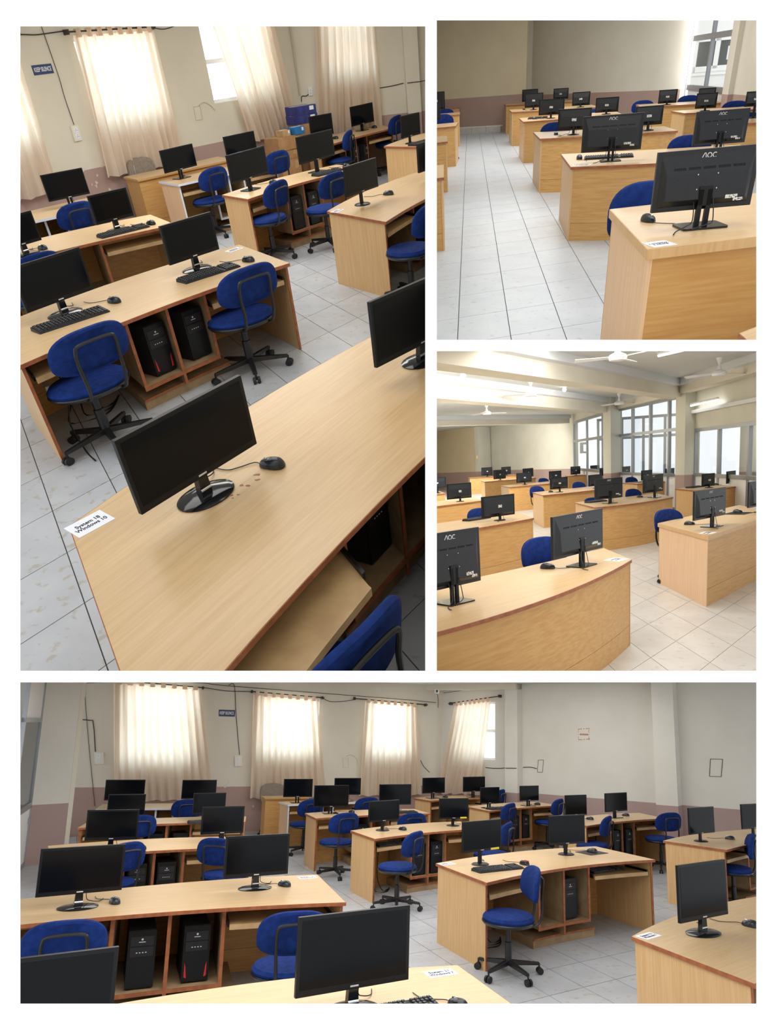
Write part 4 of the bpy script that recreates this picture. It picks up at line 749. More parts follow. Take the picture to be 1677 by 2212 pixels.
for dk, u, ac in (('Q1', .425, None), ('Q1', .575, 1), ('Q2', .425, None), ('Q2', .575, None), ('Q3', .425, None), ('Q3', .575, None), ('Q7', .425, None), ('Q8', .425, None), ('Q8', .575, None), ('Q9', .55, None), ('Q13', .425, None), ('Q13', .575, None), ('Q15', .425, None), ('Q15', .575, None)): tower(4, dk, u, ac, 'red-accented black tower' if ac else '')
label_paper(1, -1.302, 2.53, 47, .17, .125, 'System 18\nWindows 10', 'white printed label at the left corner of the nearest desk, top-left photo')
label_paper(1, -.34, 8.45, 58, .16, .09, 'System 7\nWindows 10', 'white label on the corner of the right desk with plain end, top-left photo')
label_paper(1, -1.29, 7.15, 49, .16, .09, 'System 8\nWindows 10', 'white label at the back right corner of the second desk, top-left photo')
label_paper(2, 1.345, 3.60, 10, .12, .12, 'System 6\nWindows 7', 'white printed label at the corner of the nearest right-row desk, top-right photo', True, .9552)
label_paper(2, 2.36, 9.02, -15, .2, .12, 'System 5\nWindows 7', 'white label on the front edge of the second right-row desk, top-right photo', True)
label_paper(3, 1.80, 5.86, 44, .17, .15, 'System 4\nWindows 7', 'white label at the right corner of the nearest left desk, middle-right photo', True)
label_paper(3, 3.21, 7.30, 46, .17, .14, 'System 6\nWindows 7', 'white label at the corner of the nearest right desk, middle-right photo', True)
label_paper(4, .24, 4.25, 25, .18, .11, 'System 21\nWindows 7', 'white printed label on the desk cut off at the bottom, bottom photo')
label_paper(4, 1.70, 5.08, 38, .17, .1, 'System 13\nWindows 7', 'white label on the corner of the bottom right desk, bottom photo')
label_paper(4, .47, 7.46, 34, .17, .1, 'System 17\nWindows 7', 'white label at the left corner of the centre desk, bottom photo')
label_paper(4, -.84, 6.66, 26, .17, .1, 'System 19\nWindows 7', 'white label at the back right of the front left desk, bottom photo')
# ------------------------------------------------------------------ windows, curtains and things on the walls
WN = [0]
def louvre_window(w, h, panes=7, vis=True):
    WN[0] += 1; a0, a1, z0, z1 = h
    r = obj('window_%d' % WN[0], None, room=w.r, kind='structure')
    g = G(); f = .045
    for b in ((a0, a0 + f, z0, z1), (a1 - f, a1, z0, z1), (a0, a1, z0, z0 + f), (a0, a1, z1 - f, z1), (a0, a1, (z0 + z1) / 2 - .03, (z0 + z1) / 2 + .03)): w.box(g, *b, -.12, -.06)
    part('frame', g, white_paint, r)
    n = panes * 2; hh = (z1 - z0 - .1) / n
    for i in range(n):
        za = z0 + .05 + i * hh; g = G()
        g.hexa([w.p(a0 + f, za, -.13), w.p(a1 - f, za, -.13), w.p(a1 - f, za + .004, -.134), w.p(a0 + f, za + .004, -.134), w.p(a0 + f, za + hh * .92, -.07), w.p(a1 - f, za + hh * .92, -.07), w.p(a1 - f, za + hh * .92 + .004, -.074), w.p(a0 + f, za + hh * .92 + .004, -.074)])
        part('pane', g, louvre_glass, r)
    return r
def daylight(w, h, power):
    a0, a1, z0, z1 = h; c = Vector(w.p((a0 + a1) / 2, (z0 + z1) / 2, -.45)); n = Vector((w.n.x, w.n.y, 0))
    R = Matrix((Vector((w.t.x, w.t.y, 0)), Vector((0, 0, 1)), Vector((w.t.x, w.t.y, 0)).cross(Vector((0, 0, 1))))).transposed()
    # area lamps shine along local -Z: turn so that it points into the room
    zc = R @ Vector((0, 0, -1))
    if zc.dot(-n) < 0: R = Matrix((-R.col[0], R.col[1], -R.col[2])).transposed()
    area('window_daylight', M[w.r] @ Matrix.Translation(c) @ R.to_4x4(), a1 - a0 + .3, z1 - z0 + .3, power, (1, .97, .93))
def curtain(w, tl, tr, br, bl, lab, waves=9, amp=.035, tabs=8, rod=None, gather=0):
    nx, nz = waves * 12, 14; vs = []; fs = []
    for j in range(nz + 1):
        t = j / nz
        for i in range(nx + 1):
            s = i / nx
            a = (tl[0] * (1 - s) + tr[0] * s) * (1 - t) + (bl[0] * (1 - s) + br[0] * s) * t
            z = (tl[1] * (1 - s) + tr[1] * s) * (1 - t) + (bl[1] * (1 - s) + br[1] * s) * t
            ph = s * waves * 2 * math.pi
            k = amp * (.55 + .6 * t) * (math.sin(ph + .8 * math.sin(2.3 * s * 6 + t)) + .35 * math.sin(ph * .53 + 1.7 + t * 1.2) + .2 * math.sin(ph * 2.1 + t * 3))
            z += .012 * math.sin(ph * .5) * t
            vs.append(w.p(a + .012 * math.sin(ph * .37 + 3 * t) * t, z, .11 + k + .03 * t))
    for j in range(nz):
        for i in range(nx): fs.append((j * (nx + 1) + i, j * (nx + 1) + i + 1, (j + 1) * (nx + 1) + i + 1, (j + 1) * (nx + 1) + i))
    g = G(); g.add(vs, fs); c0 = w.p((tl[0] + tr[0]) / 2, bl[1], .1)
    r = obj('curtain', None, room=w.r, label=lab, cat='curtain', group='cream tab-top curtains')
    part('cloth', g, curtain_m, r, smooth=True)
    for i in range(tabs):
        s = (i + .5) / tabs; a = tl[0] * (1 - s) + tr[0] * s; z = tl[1] * (1 - s) + tr[1] * s; hw = (tr[0] - tl[0]) / tabs * .22
        g = G()
        for (o0, o1, za, zb_) in ((.135, .139, z - .02, z + .075), (.085, .089, z - .02, z + .075), (.085, .139, z + .071, z + .075)): w.box(g, a - hw, a + hw, za, zb_, o0, o1)
        part('tab', g, curtain_m, r)
    if rod:
        g = G(); g.tube([w.p(rod[0], rod[1], .112), w.p(rod[2], rod[3], .112)], .011, 8)
        o = obj('curtain_rod', g.mesh('curtain_rod', wire_m, True), room=w.r, label='dark metal rod holding the %s' % lab.split(',')[0] + ', ' + PIC[w.r], cat='curtain rod')
        g = G(); w.box(g, rod[0] + .02, rod[0] + .05, rod[1] - .03, rod[1] + .03, 0, .112); part('bracket', g, wire_m, o)
        g = G(); w.box(g, rod[2] - .05, rod[2] - .02, rod[3] - .03, rod[3] + .03, 0, .112); part('bracket', g, wire_m, o)
def wire(w, pts, lab, r=.006, m=None, off=.012):
    g = G(); g.tube(spline([w.p(a, z, off) for a, z in pts], 6), r, 6)
    return obj('cable', g.mesh('cable', m or wire_m, True), room=w.r, label=lab, cat='cable')
def socket(w, q, lab, holes=True):
    r = obj('socket_board', None, room=w.r, label=lab, cat='socket')
    g = G(); w.quad(g, q, 0, .035); part('box', g, white_pl, r, bevel=.006)
    (al, zt), (ar, _), _, (_, zb_) = q; ca = (al + ar) / 2; g = G()
    for f in (.3, .68): z = zt + (zb_ - zt) * f; w.box(g, ca - .03, ca + .03, z - .03, z + .03, .035, .039)
    pl = part('socket_plate', g, paper, r)
    g = G()
    for f in (.3, .68):
        z = zt + (zb_ - zt) * f
        for dx, dz in ((-.012, -.008), (.012, -.008), (0, .012)): w.box(g, ca + dx - .004, ca + dx + .004, z + dz - .004, z + dz + .004, .039, .0405)
    part('pin_hole', g, slotm, pl)
def sign(w, q, txt, lab):
    r = obj('wall_sign', None, room=w.r, label=lab, cat='sign')
    g = G(); w.quad(g, q, 0, .008); part('plate', g, sign_blue, r)
    (al, zt), (ar, _), _, (_, zb_) = q; hgt = zt - zb_; wd = ar - al
    me = text_mesh(txt, hgt * .62, paper); xs = [v.co.x for v in me.vertices]; k = wd * .86 / (max(xs) - min(xs))
    X = Vector((w.t.x, w.t.y, 0)); N_ = Vector((-w.n.x, -w.n.y, 0)); o = obj('lettering', me, r)
    o.matrix_local = Matrix.Translation(Vector(w.p((al + ar) / 2, (zt + zb_) / 2, .0085))) @ Matrix((X * k, Vector((0, 0, 1)), N_)).transposed().to_4x4()
def outline(w, q, lab, r_=.004, m=None, name='wall_frame', cat='frame'):
    g = G(); tl, tr, br, bl = [w.p(a, z, .006) for a, z in q]
    for a, b in ((tl, tr), (tr, br), (br, bl), (bl, tl)): g.tube([a, b], r_, 4)
    r = obj(name, g.mesh(name, m or wire_m), room=w.r, label=lab, cat=cat); return r
# top-left room
for h in H1B: louvre_window(W1B, h); daylight(W1B, h, 58)
for h in H1R: louvre_window(W1R, h); daylight(W1R, h, 25)
curtain(W1B, (3.3, 2.5), (4.26, 2.5), (4.16, .72), (3.15, .72), 'cream curtain cut off at the left edge, top-left photo', 6, tabs=6, rod=(3.2, 2.53, 4.4, 2.53))
curtain(W1B, (5.15, 2.47), (6.5, 2.45), (6.46, .735), (4.99, .765), 'cream curtain right of the blue sign, top-left photo', 10, rod=(5.06, 2.515, 6.55, 2.495))
curtain(W1B, (7.62, 2.52), (8.95, 2.50), (9.14, .80), (7.95, .82), 'cream curtain beside the louvred window, top-left photo', 9, .05, rod=(7.35, 2.57, 9.15, 2.55))
curtain(W1R, (.45, 2.46), (1.48, 2.44), (1.46, .66), (.2, .64), 'cream curtain on the right wall, top-left photo', 8, .045, rod=(.3, 2.51, 1.62, 2.49))
sign(W1B, [(4.453, 2.196), (4.75, 2.196), (4.752, 2.088), (4.453, 2.086)], 'KEEP SILENCE', 'small blue wall sign left of the curtain, top-left photo')
wire(W1B, [(4.78, 2.62), (4.80, 2.07), (4.79, 1.78), (4.80, 1.47)], 'thin dark cable running down to the wall socket, top-left photo', .005)
wire(W1B, [(4.0, 2.55), (4.45, 2.53), (4.65, 2.515), (4.85, 2.52), (5.08, 2.53)], 'dark cable sagging to the curtain rod end, top-left photo', .007)
wire(W1B, [(6.52, 2.5), (6.75, 2.46), (7.0, 2.49), (7.3, 2.56)], 'dark cable between two curtain rods, top-left photo', .006)
socket(W1B, [(4.728, 1.467), (4.848, 1.465), (4.84, 1.274), (4.722, 1.272)], 'white twin socket board under the thin cable, top-left photo')
outline(W1B, [(7.0, 1.444), (7.134, 1.443), (7.122, 1.258), (6.988, 1.26)], 'faint rectangular outline on the wall between curtains, top-left photo', .003, conduit_m)
wire(W1B, [(7.10, 1.446), (7.22, 1.483), (7.35, 1.424), (7.42, 1.345)], 'short bent wire above the wall outline, top-left photo', .004, conduit_m)
socket(W1R, [(.15, 1.45), (.235, 1.454), (.23, 1.325), (.147, 1.325)], 'white plug socket in the corner above the boxes, top-left photo')
wire(W1R, [(.18, 1.37), (.10, 1.33), (.02, 1.33), (.0, 1.25)], 'black plug cable in the corner by the boxes, top-left photo', .007, wire_b)
wire(W1R, [(1.43, 1.33), (1.7, 1.34), (1.95, 1.365)], 'dark cable from the right curtain to the pillar, top-left photo', .007)
wire(W1R, [(2.0, 1.37), (2.2, 1.372), (2.5, 1.385)], 'dark cable across the pillar at the right edge, top-left photo', .007, off=.17)
g = G(); g.tube([W1B.p(9.44, 3.05, .02), W1B.p(9.44, 1.35, .02)], .014, 8); obj('conduit', g.mesh('conduit', conduit_m), room=1, label='cream conduit pipe in the room corner, top-left photo', cat='conduit')
def carton(room, x, y, a, w, d, z0, z1, m, lab, tape=True):
    r = obj('carton', None, room=room, loc=(x, y, z0), rz=math.radians(a), label=lab, cat='box', group='stacked cartons')
    g = G(); g.box(-w / 2, w / 2, -d / 2, d / 2, 0, z1 - z0); part('box', g, m, r, bevel=.004)
    g = G(); g.box(-w / 2 - .001, w / 2 + .001, -.02, .02, (z1 - z0) - .001, z1 - z0 + .001); g.box(w * .18, w * .38, -d / 2 - .002, -d / 2, (z1 - z0) * .45, (z1 - z0) * .9); part('tape', g, paper if m is not cardboard else tray_wood, r)
carton(1, -1.42, 14.42, 47, .46, .4, 0, .30, cardboard, 'bottom brown carton on the floor by the corner, top-left photo')
carton(1, -1.40, 14.42, 44, .44, .38, .301, .56, cardboard, 'tall brown carton with white tags, second from the bottom, top-left photo')
carton(1, -1.42, 14.44, 50, .50, .40, .561, .70, cardboard, 'flat brown carton with white label, third in the stack, top-left photo')
carton(1, -1.36, 14.46, 47, .56, .36, .701, .89, cardboard, 'torn brown carton near the top of the stack, top-left photo')
carton(1, -1.12, 14.58, 47, .22, .2, .891, 1.0, cyan_box, 'small light blue carton on the stack, top-left photo')
carton(1, -1.34, 14.44, 47, .16, .2, .891, .98, tray_wood, 'small beige carton beside the light blue one, top-left photo')
carton(1, -1.00, 15.05, 40, .52, .30, 0, 1.0, cardboard, 'tall brown carton under the dark blue one, top-left photo')
carton(1, -1.02, 15.02, 40, .50, .28, 1.001, 1.13, blue_box, 'lower dark blue carton in the corner, top-left photo')
carton(1, -1.02, 15.02, 42, .48, .28, 1.131, 1.26, blue_box, 'upper dark blue carton with white label, top-left photo')
def grey_chair(room, x, y, a, lab):
    r = obj('office_chair', None, room=room, loc=(x, y, 0), rz=math.radians(a), label=lab, cat='chair')
    g = G(); g.lathe([(.05, .42), (.23, .43), (.25, .46), (.22, .49), (.02, .5)], 20); part('seat', g, grey_fab, r, True)
    g = G(); poly = [(.24 * math.copysign(abs(math.cos(t)) ** .6, math.cos(t)), .20 * math.copysign(abs(math.sin(t)) ** .6, math.sin(t))) for t in [2 * math.pi * i / 28 for i in range(28)]]
    g.prism(poly, -.03, .03); g.v = [(px, -.26 - pz + .5 * px * px, .74 + py) for px, py, pz in g.v]; part('backrest', g, grey_fab, r, True)
    g = G(); g.tube([(0, -.05, .42), (0, -.27, .45), (0, -.3, .7)], .015, 8); part('back_bracket', g, tube_blk, r)
    g = G(); g.lathe([(.03, .09), (.03, .42)], 12); part('column', g, tube_blk, r)
    for i in range(5): l = obj('leg', CLEG, r, rz=i * 2 * math.pi / 5); obj('caster', CCAST, l)
grey_chair(1, -3.36, 12.86, 225, 'grey fabric chair behind the closed wooden table, top-left photo')
grey_chair(4, -2.50, 14.12, 200, 'grey fabric chair behind the closed wooden table, bottom photo')
def power_strip(room, dk, u, v, z, a, lab):
    d = DK[(room, dk)]; x, y = d.W(u, v)
    r = obj('power_strip', None, room=room, loc=(x, y, z), rz=d.a + math.radians(a), label=lab, cat='power strip')
    g = G(); g.box(-.11, .11, -.035, 0, -.05, .05); part('box', g, white_pl, r, bevel=.005)
    g = G()
    for sx in (-.06, .03):
        for dx, dz in ((-.01, -.01), (.01, -.01), (0, .012)): g.box(sx + dx - .004, sx + dx + .004, -.036, -.035, dz - .004, dz + .004)
    part('pin_hole', g, slotm, r)
    g = G(); g.box(-.1, -.07, -.075, -.035, -.02, .02); p = part('plug', g, black, r, bevel=.004)
    g = G(); g.tube(spline([(-.085, -.07, -.01), (-.1, -.1, -.12), (-.14, -.06, -.25), (-.3, -.08, -z + .01), (-.5, -.1, -z + .01)], 6), .006, 6); part('cable', g, wire_b, p)
power_strip(4, 'Q9', .80, .90, .47, 0, 'white socket box with black plug under the centre desk, bottom photo')
power_strip(1, 'D2', .055, .35, .42, 70, 'white socket box on the inner end panel, second desk, top-left photo')
for dk, rm, lab in (('D2', 1, 'tangled black cables on the floor under the second desk, top-left photo'), ('D3', 1, 'black cables hanging under the third desk, top-left photo'), ('Q8', 4, 'black cables under the desk left of the centre desk, bottom photo'), ('Q9', 4, 'black cables on the floor under the centre desk, bottom photo')):
    d = DK[(rm, dk)]; g = G()
    for k in range(3):
        pts = [(*d.W(.12 + .05 * k, .80), .45), (*d.W(.14 + .03 * k, .72), .15), (*d.W(.10 + .06 * k, .6), .006), (*d.W(.22 + .02 * k, .45 + .06 * k), .006), (*d.W(.3, .66), .006)]
        g.tube(spline(pts, 6), .006, 5)
    obj('floor_cables', g.mesh('floor_cables', wire_b, True), room=rm, label=lab, cat='cables')
# marks on the nearest desk of the top-left photo
g = G(); random.seed(3)
for k in range(7):
    u, v = .26 + random.uniform(-.035, .03), .54 + random.uniform(-.05, .03); x, y = DK[(1, 'D1')].W(u, v); s = random.uniform(.006, .016)
    g.prism([(x + s * random.uniform(.4, 1.3) * math.cos(t), y + s * random.uniform(.3, .8) * math.sin(t)) for t in [2 * math.pi * i / 7 for i in range(7)]], .7501, .7506)
obj('stain_marks', g.mesh('stain_marks', edge_brown), room=1, label='brown stain marks below the monitor foot on the nearest desk, top-left photo', cat='stain', kind='stuff')
# bottom room walls
for h in H4B: louvre_window(W4B, h); daylight(W4B, h, 62)
for h in H4R: louvre_window(W4R, h); daylight(W4R, h, 38)
curtain(W4B, (1.99, 2.80), (3.60, 2.74), (4.0, .63), (2.2, .61), 'widest cream curtain at far left, bottom photo', 11, rod=(1.95, 2.86, 3.68, 2.78))
curtain(W4B, (4.64, 2.68), (5.98, 2.61), (6.24, .64), (4.70, .64), 'cream curtain right of the blue sign, bottom photo', 10, rod=(4.58, 2.745, 6.12, 2.67))
curtain(W4B, (7.02, 2.62), (8.23, 2.56), (8.34, .68), (6.94, .67), 'cream curtain left of the room corner, bottom photo', 9, rod=(6.76, 2.682, 8.47, 2.60))
curtain(W4R, (.42, 2.60), (1.30, 2.70), (1.07, .75), (-.0, .70), 'slanting cream curtain right of the room corner, bottom photo', 8, .03, rod=(.25, 2.64, 1.53, 2.80))
sign(W4B, [(3.99, 2.362), (4.31, 2.362), (4.314, 2.23), (3.995, 2.23)], 'KEEP SILENCE', 'small blue wall sign between two curtains, bottom photo')
wire(W4B, [(4.15, 2.86), (4.26, 2.85), (4.33, 2.31), (4.40, 1.85), (4.46, 1.48)], 'thin dark cable down to the middle wall socket, bottom photo', .006)
socket(W4B, [(4.36, 1.465), (4.505, 1.465), (4.52, 1.255), (4.38, 1.25)], 'white socket board below the thin cable, bottom photo')
socket(W4B, [(1.765, 1.5), (1.935, 1.5), (1.96, 1.28), (1.80, 1.28)], 'cream socket board left of the widest curtain, bottom photo')
wire(W4B, [(1.2, 2.10), (1.62, 2.09), (1.70, 2.03), (1.79, 1.51)], 'dark conduit bending down to the left socket board, bottom photo', .008)
wire(W4B, [(1.44, 2.9), (1.65, 1.71), (1.88, .52)], 'long thin cable down the far left wall, bottom photo', .005)
wire(W4B, [(1.05, 2.70), (1.53, 2.79), (2.69, 2.87), (3.66, 2.88), (4.2, 2.84), (7.7, 2.71), (8.7, 2.66)], 'long dark cable along the top of the curtain wall, bottom photo', .006)
wire(W4B, [(3.66, 2.79), (4.12, 2.74), (4.6, 2.745)], 'dark cable between first and second curtain rods, bottom photo', .007)
wire(W4B, [(6.1, 2.67), (6.29, 2.60), (6.6, 2.62), (6.8, 2.66)], 'dark cable between second and third curtain rods, bottom photo', .006)
outline(W4B, [(6.6, 1.436), (6.72, 1.437), (6.735, 1.237), (6.615, 1.237)], 'faint rectangular outline left of the third curtain, bottom photo', .003, conduit_m)
wire(W4B, [(6.68, 1.47), (6.78, 1.50), (6.9, 1.42), (6.93, 1.3)], 'short bent wire beside the third curtain, bottom photo', .004, conduit_m)
wire(W4B, [(8.36, 1.40), (8.44, 1.27), (8.58, 1.14)], 'short black cable drooping in the corner, bottom photo', .006, wire_b)
wire(W4R, [(1.13, 1.302), (1.4, 1.30), (1.68, 1.33)], 'dark cable from slanting curtain to first pillar, bottom photo', .007)
wire(W4R, [(1.72, 1.33), (1.96, 1.34)], 'dark cable across the first pillar, bottom photo', .007, off=.25)
wire(W4R, [(2.0, 1.35), (2.15, 1.363), (2.3, 1.343)], 'dark cable right of the first pillar, bottom photo', .007)
wire(W4R, [(.07, 2.88), (.5, 2.93), (.95, 3.0)], 'thin cable from the camera along the right wall, bottom photo', .005)
outline(W4R, [(2.33, 1.51), (2.45, 1.52), (2.42, 1.275), (2.31, 1.272)], 'small rectangular outline beside the first pillar, bottom photo', .004)
outline(W4R, [(5.62, 1.68), (5.82, 1.684), (5.78, 1.385), (5.585, 1.38)], 'rectangular taped outline right of the second pillar, bottom photo', .005)
def notice():
    r = obj('wall_notice', None, room=4, label='small square notice with dotted border on the right wall, bottom photo', cat='notice')
    g = G(); W4R.quad(g, [(3.19, 2.15), (3.43, 2.17), (3.415, 1.945), (3.178, 1.925)], 0, .004); part('sheet', g, mat('notice_paper', rgb(226, 220, 208), .7), r)
    g = G()
    for i in range(9):
        s = i / 8
        if i % 2 == 0 or i in (1, 7):
            for zz in (2.14 + .02 * s, 1.935 + .02 * s): W4R.box(g, 3.195 + .21 * s, 3.212 + .21 * s, zz, zz + .014, .004, .006)
            for aa in (3.188, 3.40): W4R.box(g, aa, aa + .012, 1.95 + .18 * s, 1.962 + .18 * s, .004, .006)
    for i in range(7): W4R.box(g, 3.225 + i * .025, 3.242 + i * .025, 2.03, 2.062, .004, .006)
    part('print', g, edge_brown, r)
notice()
def cctv():
    r = obj('security_camera', None, room=4, label='white security camera high in the room corner, bottom photo', cat='camera')
    p = Vector(W4B.p(8.62, 2.90, .26)); g = G(); g.lathe([(.03, -.05), (.05, -.04), (.055, .0), (.045, .04), (.02, .055)], 16, tuple(p)); part('housing', g, white_paint, r, True)
    g = G(); g.lathe([(.025, -.01), (.03, 0), (.02, .01)], 12); g.v = [(p.x + a * .8, p.y - .052 - c, p.z + b) for a, b, c in g.v]; part('lens', g, gloss, r, True)
    g = G(); g.tube([tuple(p), W4B.p(8.76, 2.94, .0)], .016, 8); part('arm', g, white_paint, r)
    g = G(); g.tube(spline([tuple(p + Vector((0, 0, -.03))), W4B.p(8.74, 2.75, .05), W4B.p(8.76, 2.55, .01)], 5), .006, 5); part('cable', g, wire_b, r)
cctv()
def alu_screen():
    w = Wall(4, (-5.0, 9.25), (-5.50, 10.66)); r = obj('door_1', None, room=4, kind='structure'); L = w.L
    g = G()
    for b in ((0, .05, 0, 3.0), (L - .06, L, 0, 3.0), (0, L, 0, .06), (0, L, .82, .90), (0, L, 2.05, 2.11)): w.box(g, *b, 0, .05)
    part('door_frame', g, alu, r)
    g = G(); w.box(g, .05, L - .06, .06, .82, .015, .03); part('lower_panel', g, white_paint, r)
    g = G(); w.box(g, .05, L - .06, .90, 2.05, .02, .026); part('pane', g, dark_glass, r)
    g = G(); w.box(g, .05, L - .06, 2.11, 3.0, .02, .026); part('upper_panel', g, white_paint, r)
    g = G(); w.box(g, L - .14, L - .10, .60, .68, .03, .06); part('door_handle', g, alu, r)
alu_screen()
# ------------------------------------------------------------------ glazing of the two right-hand rooms
def glazed(w, name, a0, a1, z0, z1, cols, transom, rail=.95, panel=True, fw=.06):
    r = obj(name, None, room=w.r, kind='structure'); g = G(); d0, d1 = -.06, .02
    xs = [a0 + (a1 - a0) * c for c in cols]
    for i, x in enumerate(xs):
        e = fw / 2; lo = x if i == 0 else x - e; hi = x + fw if i == 0 else (x if i == len(xs) - 1 else x + e)
        if i == len(xs) - 1: lo = x - fw
        w.box(g, lo, hi, z0, z1, d0, d1)
    for z in [rail] + ([transom] if transom else []): w.box(g, a0, a1, z - fw / 2, z + fw / 2, d0, d1 + .004)
    w.box(g, a0, a1, z1 - fw, z1, d0, d1 + .002); w.box(g, a0, a1, z0, z0 + fw, d0, d1 + .002)
    part('frame', g, alu, r)
    for i in range(len(xs) - 1):
        za = rail + fw / 2; zb_ = (transom - fw / 2) if transom else z1 - fw
        g = G(); w.box(g, xs[i] + fw * .4, xs[i + 1] - fw * .4, za, zb_, -.024, -.018); part('pane', g, glass, r)
        if transom: g = G(); w.box(g, xs[i] + fw * .4, xs[i + 1] - fw * .4, transom + fw / 2, z1 - fw, -.024, -.018); part('pane', g, glass, r)
        g = G(); w.box(g, xs[i] + fw * .4, xs[i + 1] - fw * .4, z0 + fw, rail - fw / 2, -.03, -.012); part('lower_panel', g, white_paint, r)
    return r
glazed(W2R, 'window_9', .05, 4.05, .0, 3.4, [0, .5, 1], 1.95, .95, fw=.11)
glazed(W3R, 'window_10', .25, 8.2, .0, 2.95, [0, .40, .78, 1], 2.12, .95, fw=.10)
glazed(W3M, 'window_11', .05, 4.7, .0, 2.92, [0, .26, .54, .80, 1], 2.09, .92, fw=.08)
glazed(W3G, 'window_12', .15, 6.0, .0, 2.06, [0, .27, .55, .8, 1], None, .95, fw=.08)
def outside_wall(room, A, B, z1, wins, name, m=white_paint):
    w = Wall(room, A, B); w.build(name, m, -.02, z1, [h for h in wins], .15)
    for h in wins:
        WN[0] += 20; a0, a1, z0, z1_ = h
        r = obj('window_%d' % WN[0], None, room=room, kind='structure'); g = G(); f = .07
        for b in ((a0 - f, a0 + f, z0 - f, z1_ + f), (a1 - f, a1 + f, z0 - f, z1_ + f), (a0, a1, z0 - f, z0 + f), (a0, a1, z1_ - f, z1_ + f), ((a0 + a1) / 2 - f, (a0 + a1) / 2 + f, z0, z1_)): w.box(g, *b, -.02, .05)
        w.box(g, a0 - .2, a1 + .2, z0 - .16, z0 - .1, -.02, .12); part('frame', g, white_paint, r)
        for c, d in ((a0 + f, (a0 + a1) / 2 - f), ((a0 + a1) / 2 + f, a1 - f)):
            g = G(); w.box(g, c, d, z0 + f, z1_ - f, -.03, -.02); part('pane', g, dark_glass, r)
        g = G(); w.box(g, (a0 + a1) / 2 + .3, (a0 + a1) / 2 + .75, (z0 + z1_) / 2 - .18, (z0 + z1_) / 2 + .16, -.02, -.012); part('notice_sheet', g, paper, r)
outside_wall(2, (9.2, 28.0), (13.6, 25.6), 4.5, [(1.5, 2.8, 1.22, 1.98)], 'wall_corridor')
outside_wall(3, (7.75, 36.0), (11.5, 36.6), 5, [(.9, 2.0, 1.5, 2.2)], 'wall_corridor')
g = G(); g.prism([(7.9, 12), (12.5, 12), (12.5, 40), (7.9, 40)], -.08, -.03); obj('floor_corridor', g.mesh('floor_corridor', tile_w), room=3, kind='structure')
W3H = Wall(3, (8.5, 17.6), (8.1, 10.5)); W3H.build('wall_cabin', wall3, -.02, 3.2)
for q, (ph_) in (((10.6, 21.6), 0),):
    w = Wall(3, (7.9, 28.2), (11.0, 27.4)); glazed(w, 'door_2', 0, 3.2, 0, 2.9, [0, .3, .55, .8, 1], 2.1, .12, fw=.1)
# ------------------------------------------------------------------ ceiling fans and lamps of the middle-right room
def fan(x, y, zc, zh, rot, lab, room=3):
    r = obj('ceiling_fan', None, room=room, loc=(x, y, zh), rz=rot, label=lab, cat='fan', group='white ceiling fans')
    L = zc - zh
    g = G(); g.lathe([(.015, .10), (.015, L - .1)], 10); part('rod', g, white_paint, r, True)
    g = G(); g.lathe([(.02, L - .12), (.06, L - .01), (.06, L)], 14); part('canopy', g, white_paint, r, True)
    g = G(); g.lathe([(.05, -.06), (.12, -.05), (.14, -.01), (.12, .03), (.05, .06), (.02, .14)], 18); part('motor', g, white_paint, r, True)
    for i in range(3):
        g = G(); g.hexa([(.12, -.05, -.02), (.62, -.07, -.035), (.62, .07, -.005), (.12, .05, .0), (.12, -.05, -.014), (.62, -.07, -.029), (.62, .07, .001), (.12, .05, .006)])
        part('blade', g, white_paint, r, rz=i * 2 * math.pi / 3)
fan(6.1, 13.52, 3.25, 2.97, .4, 'white ceiling fan with visible rod at upper right, middle-right photo')
fan(2.96, 15.74, 3.25, 2.98, 1.2, 'white ceiling fan between the two bulbs, middle-right photo')
fan(6.42, 20.6, 3.25, 2.98, .1, 'white ceiling fan above the middle window, middle-right photo')
fan(3.33, 10.75, 3.25, 3.02, .9, 'white ceiling fan cut off at the top edge, middle-right photo')
fan(2.76, 21.9, 3.25, 3.0, .2, 'faint white ceiling fan on the far left bay, middle-right photo')
def bulb(x, y, z, lab):
    r = obj('ceiling_bulb', None, room=3, loc=(x, y, z), label=lab, cat='lamp', group='glowing ceiling bulbs')
    g = G(); g.lathe([(.03, -.02), (.05, .0)], 14); part('holder', g, white_paint, r, True)
    g = G(); g.lathe([(.01, -.12), (.04, -.10), (.05, -.06), (.03, -.02)], 14); part('bulb', g, tube_emit, r, True)
bulb(1.27, 13.38, 3.25, 'glowing ceiling bulb at the left, middle-right photo'); bulb(4.14, 17.59, 3.25, 'glowing ceiling bulb right of the small fan, middle-right photo')
def tube_lamp(a, b, lab):
    a, b = Vector(a), Vector(b); r = obj('tube_light', None, room=3, label=lab, cat='lamp', group='lit fluorescent tubes')
    g = G(); g.tube([a + Vector((0, 0, .035)), b + Vector((0, 0, .035))], .03, 8); part('batten', g, white_paint, r)
    g = G(); g.tube([a, b], .02, 10); part('tube', g, tube_emit, r, True)
tube_lamp((4.47, 12.2, 3.18), (4.95, 10.95, 3.18), 'lit fluorescent tube at the top edge, middle-right photo')
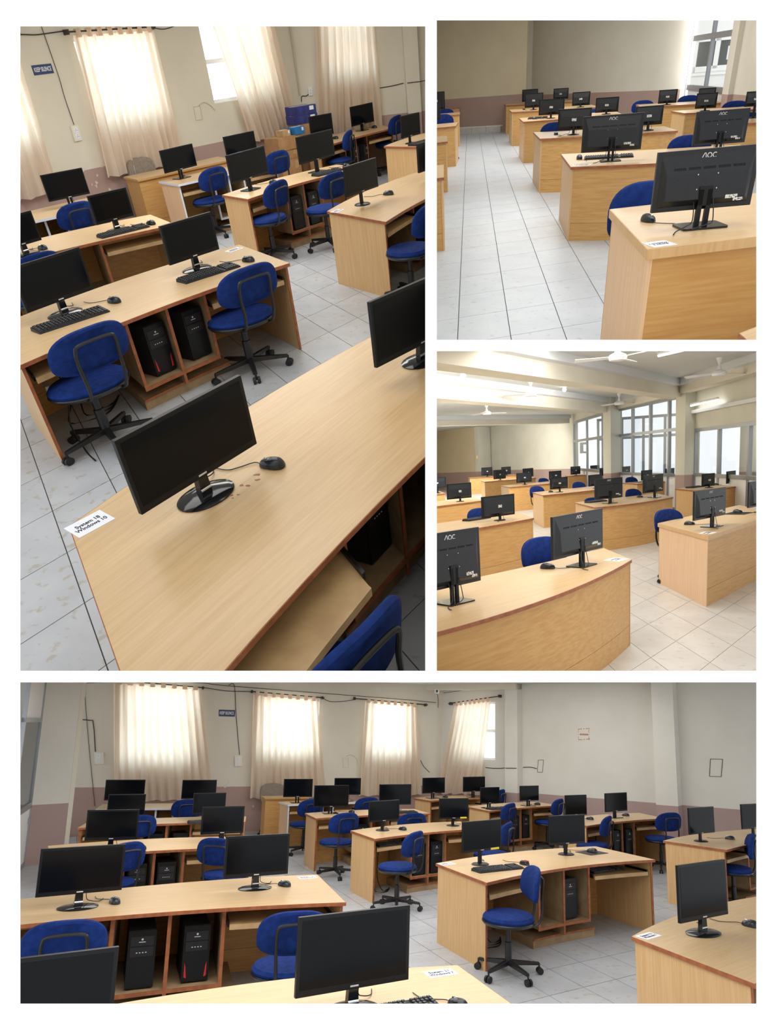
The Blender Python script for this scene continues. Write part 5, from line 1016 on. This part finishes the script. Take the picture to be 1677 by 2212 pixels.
tube_lamp((7.10, 17.2, 2.60), (7.0, 15.55, 2.60), 'lit fluorescent tube above the glazed wall, middle-right photo')
# small fittings on the pillars
g = G(); W2B.box(g, .0, .04, 1.50, 1.57, .9, .915); o = obj('wall_hook', g.mesh('wall_hook', mat('brass', rgb(170, 130, 50), .4, .8)), room=2, label='small brass hook on the back-wall pillar, top-right photo', cat='hook')
g = G(); g.box(4.05, 4.12, 37.02, 37.08, 1.62, 1.78); obj('wall_hook', g.mesh('wall_hook2', MATS['brass']), room=3, label='small brass fitting on the left pillar, middle-right photo', cat='hook')
# ------------------------------------------------------------------ trim everything to the walls of its own room cell
bpy.context.view_layer.update()
def tree(o):
    yield o
    for c in o.children: yield from tree(c)
def clip_all():
    dead = []
    for r, roots in ROOMOBJ.items():
        planes = clip_planes(r)
        for root in roots:
            for o in list(tree(root)):
                if o.type != 'MESH': continue
                mw = o.matrix_world; bb = [mw @ Vector(c) for c in o.bound_box]; own = False; gone = False
                for co, no in planes:
                    ds = [(p - co).dot(no) for p in bb]
                    if min(ds) >= 0: continue
                    if max(ds) <= 0: gone = True; break
                    inv = mw.inverted(); lc = inv @ co; ln = (mw.to_3x3().transposed() @ no).normalized()
                    if not own: o.data = o.data.copy(); own = True
                    bm = bmesh.new(); bm.from_mesh(o.data)
                    res = bmesh.ops.bisect_plane(bm, geom=bm.verts[:] + bm.edges[:] + bm.faces[:], plane_co=lc, plane_no=ln, clear_inner=True)
                    es = [e for e in res['geom_cut'] if isinstance(e, bmesh.types.BMEdge)]
                    try: bmesh.ops.contextual_create(bm, geom=es)
                    except Exception: pass
                    bm.to_mesh(o.data); n = len(bm.faces); bm.free()
                    if n == 0: gone = True; break
                if gone: dead.append(o)
    names = set(o.name for o in dead)
    for o in dead: 
        for c in list(o.children):
            if c.name not in names: c.parent = o.parent
    for o in dead: bpy.data.objects.remove(o)
    for o in [o for o in bpy.data.objects if o.type == 'EMPTY' and not o.children]: bpy.data.objects.remove(o)
clip_all()
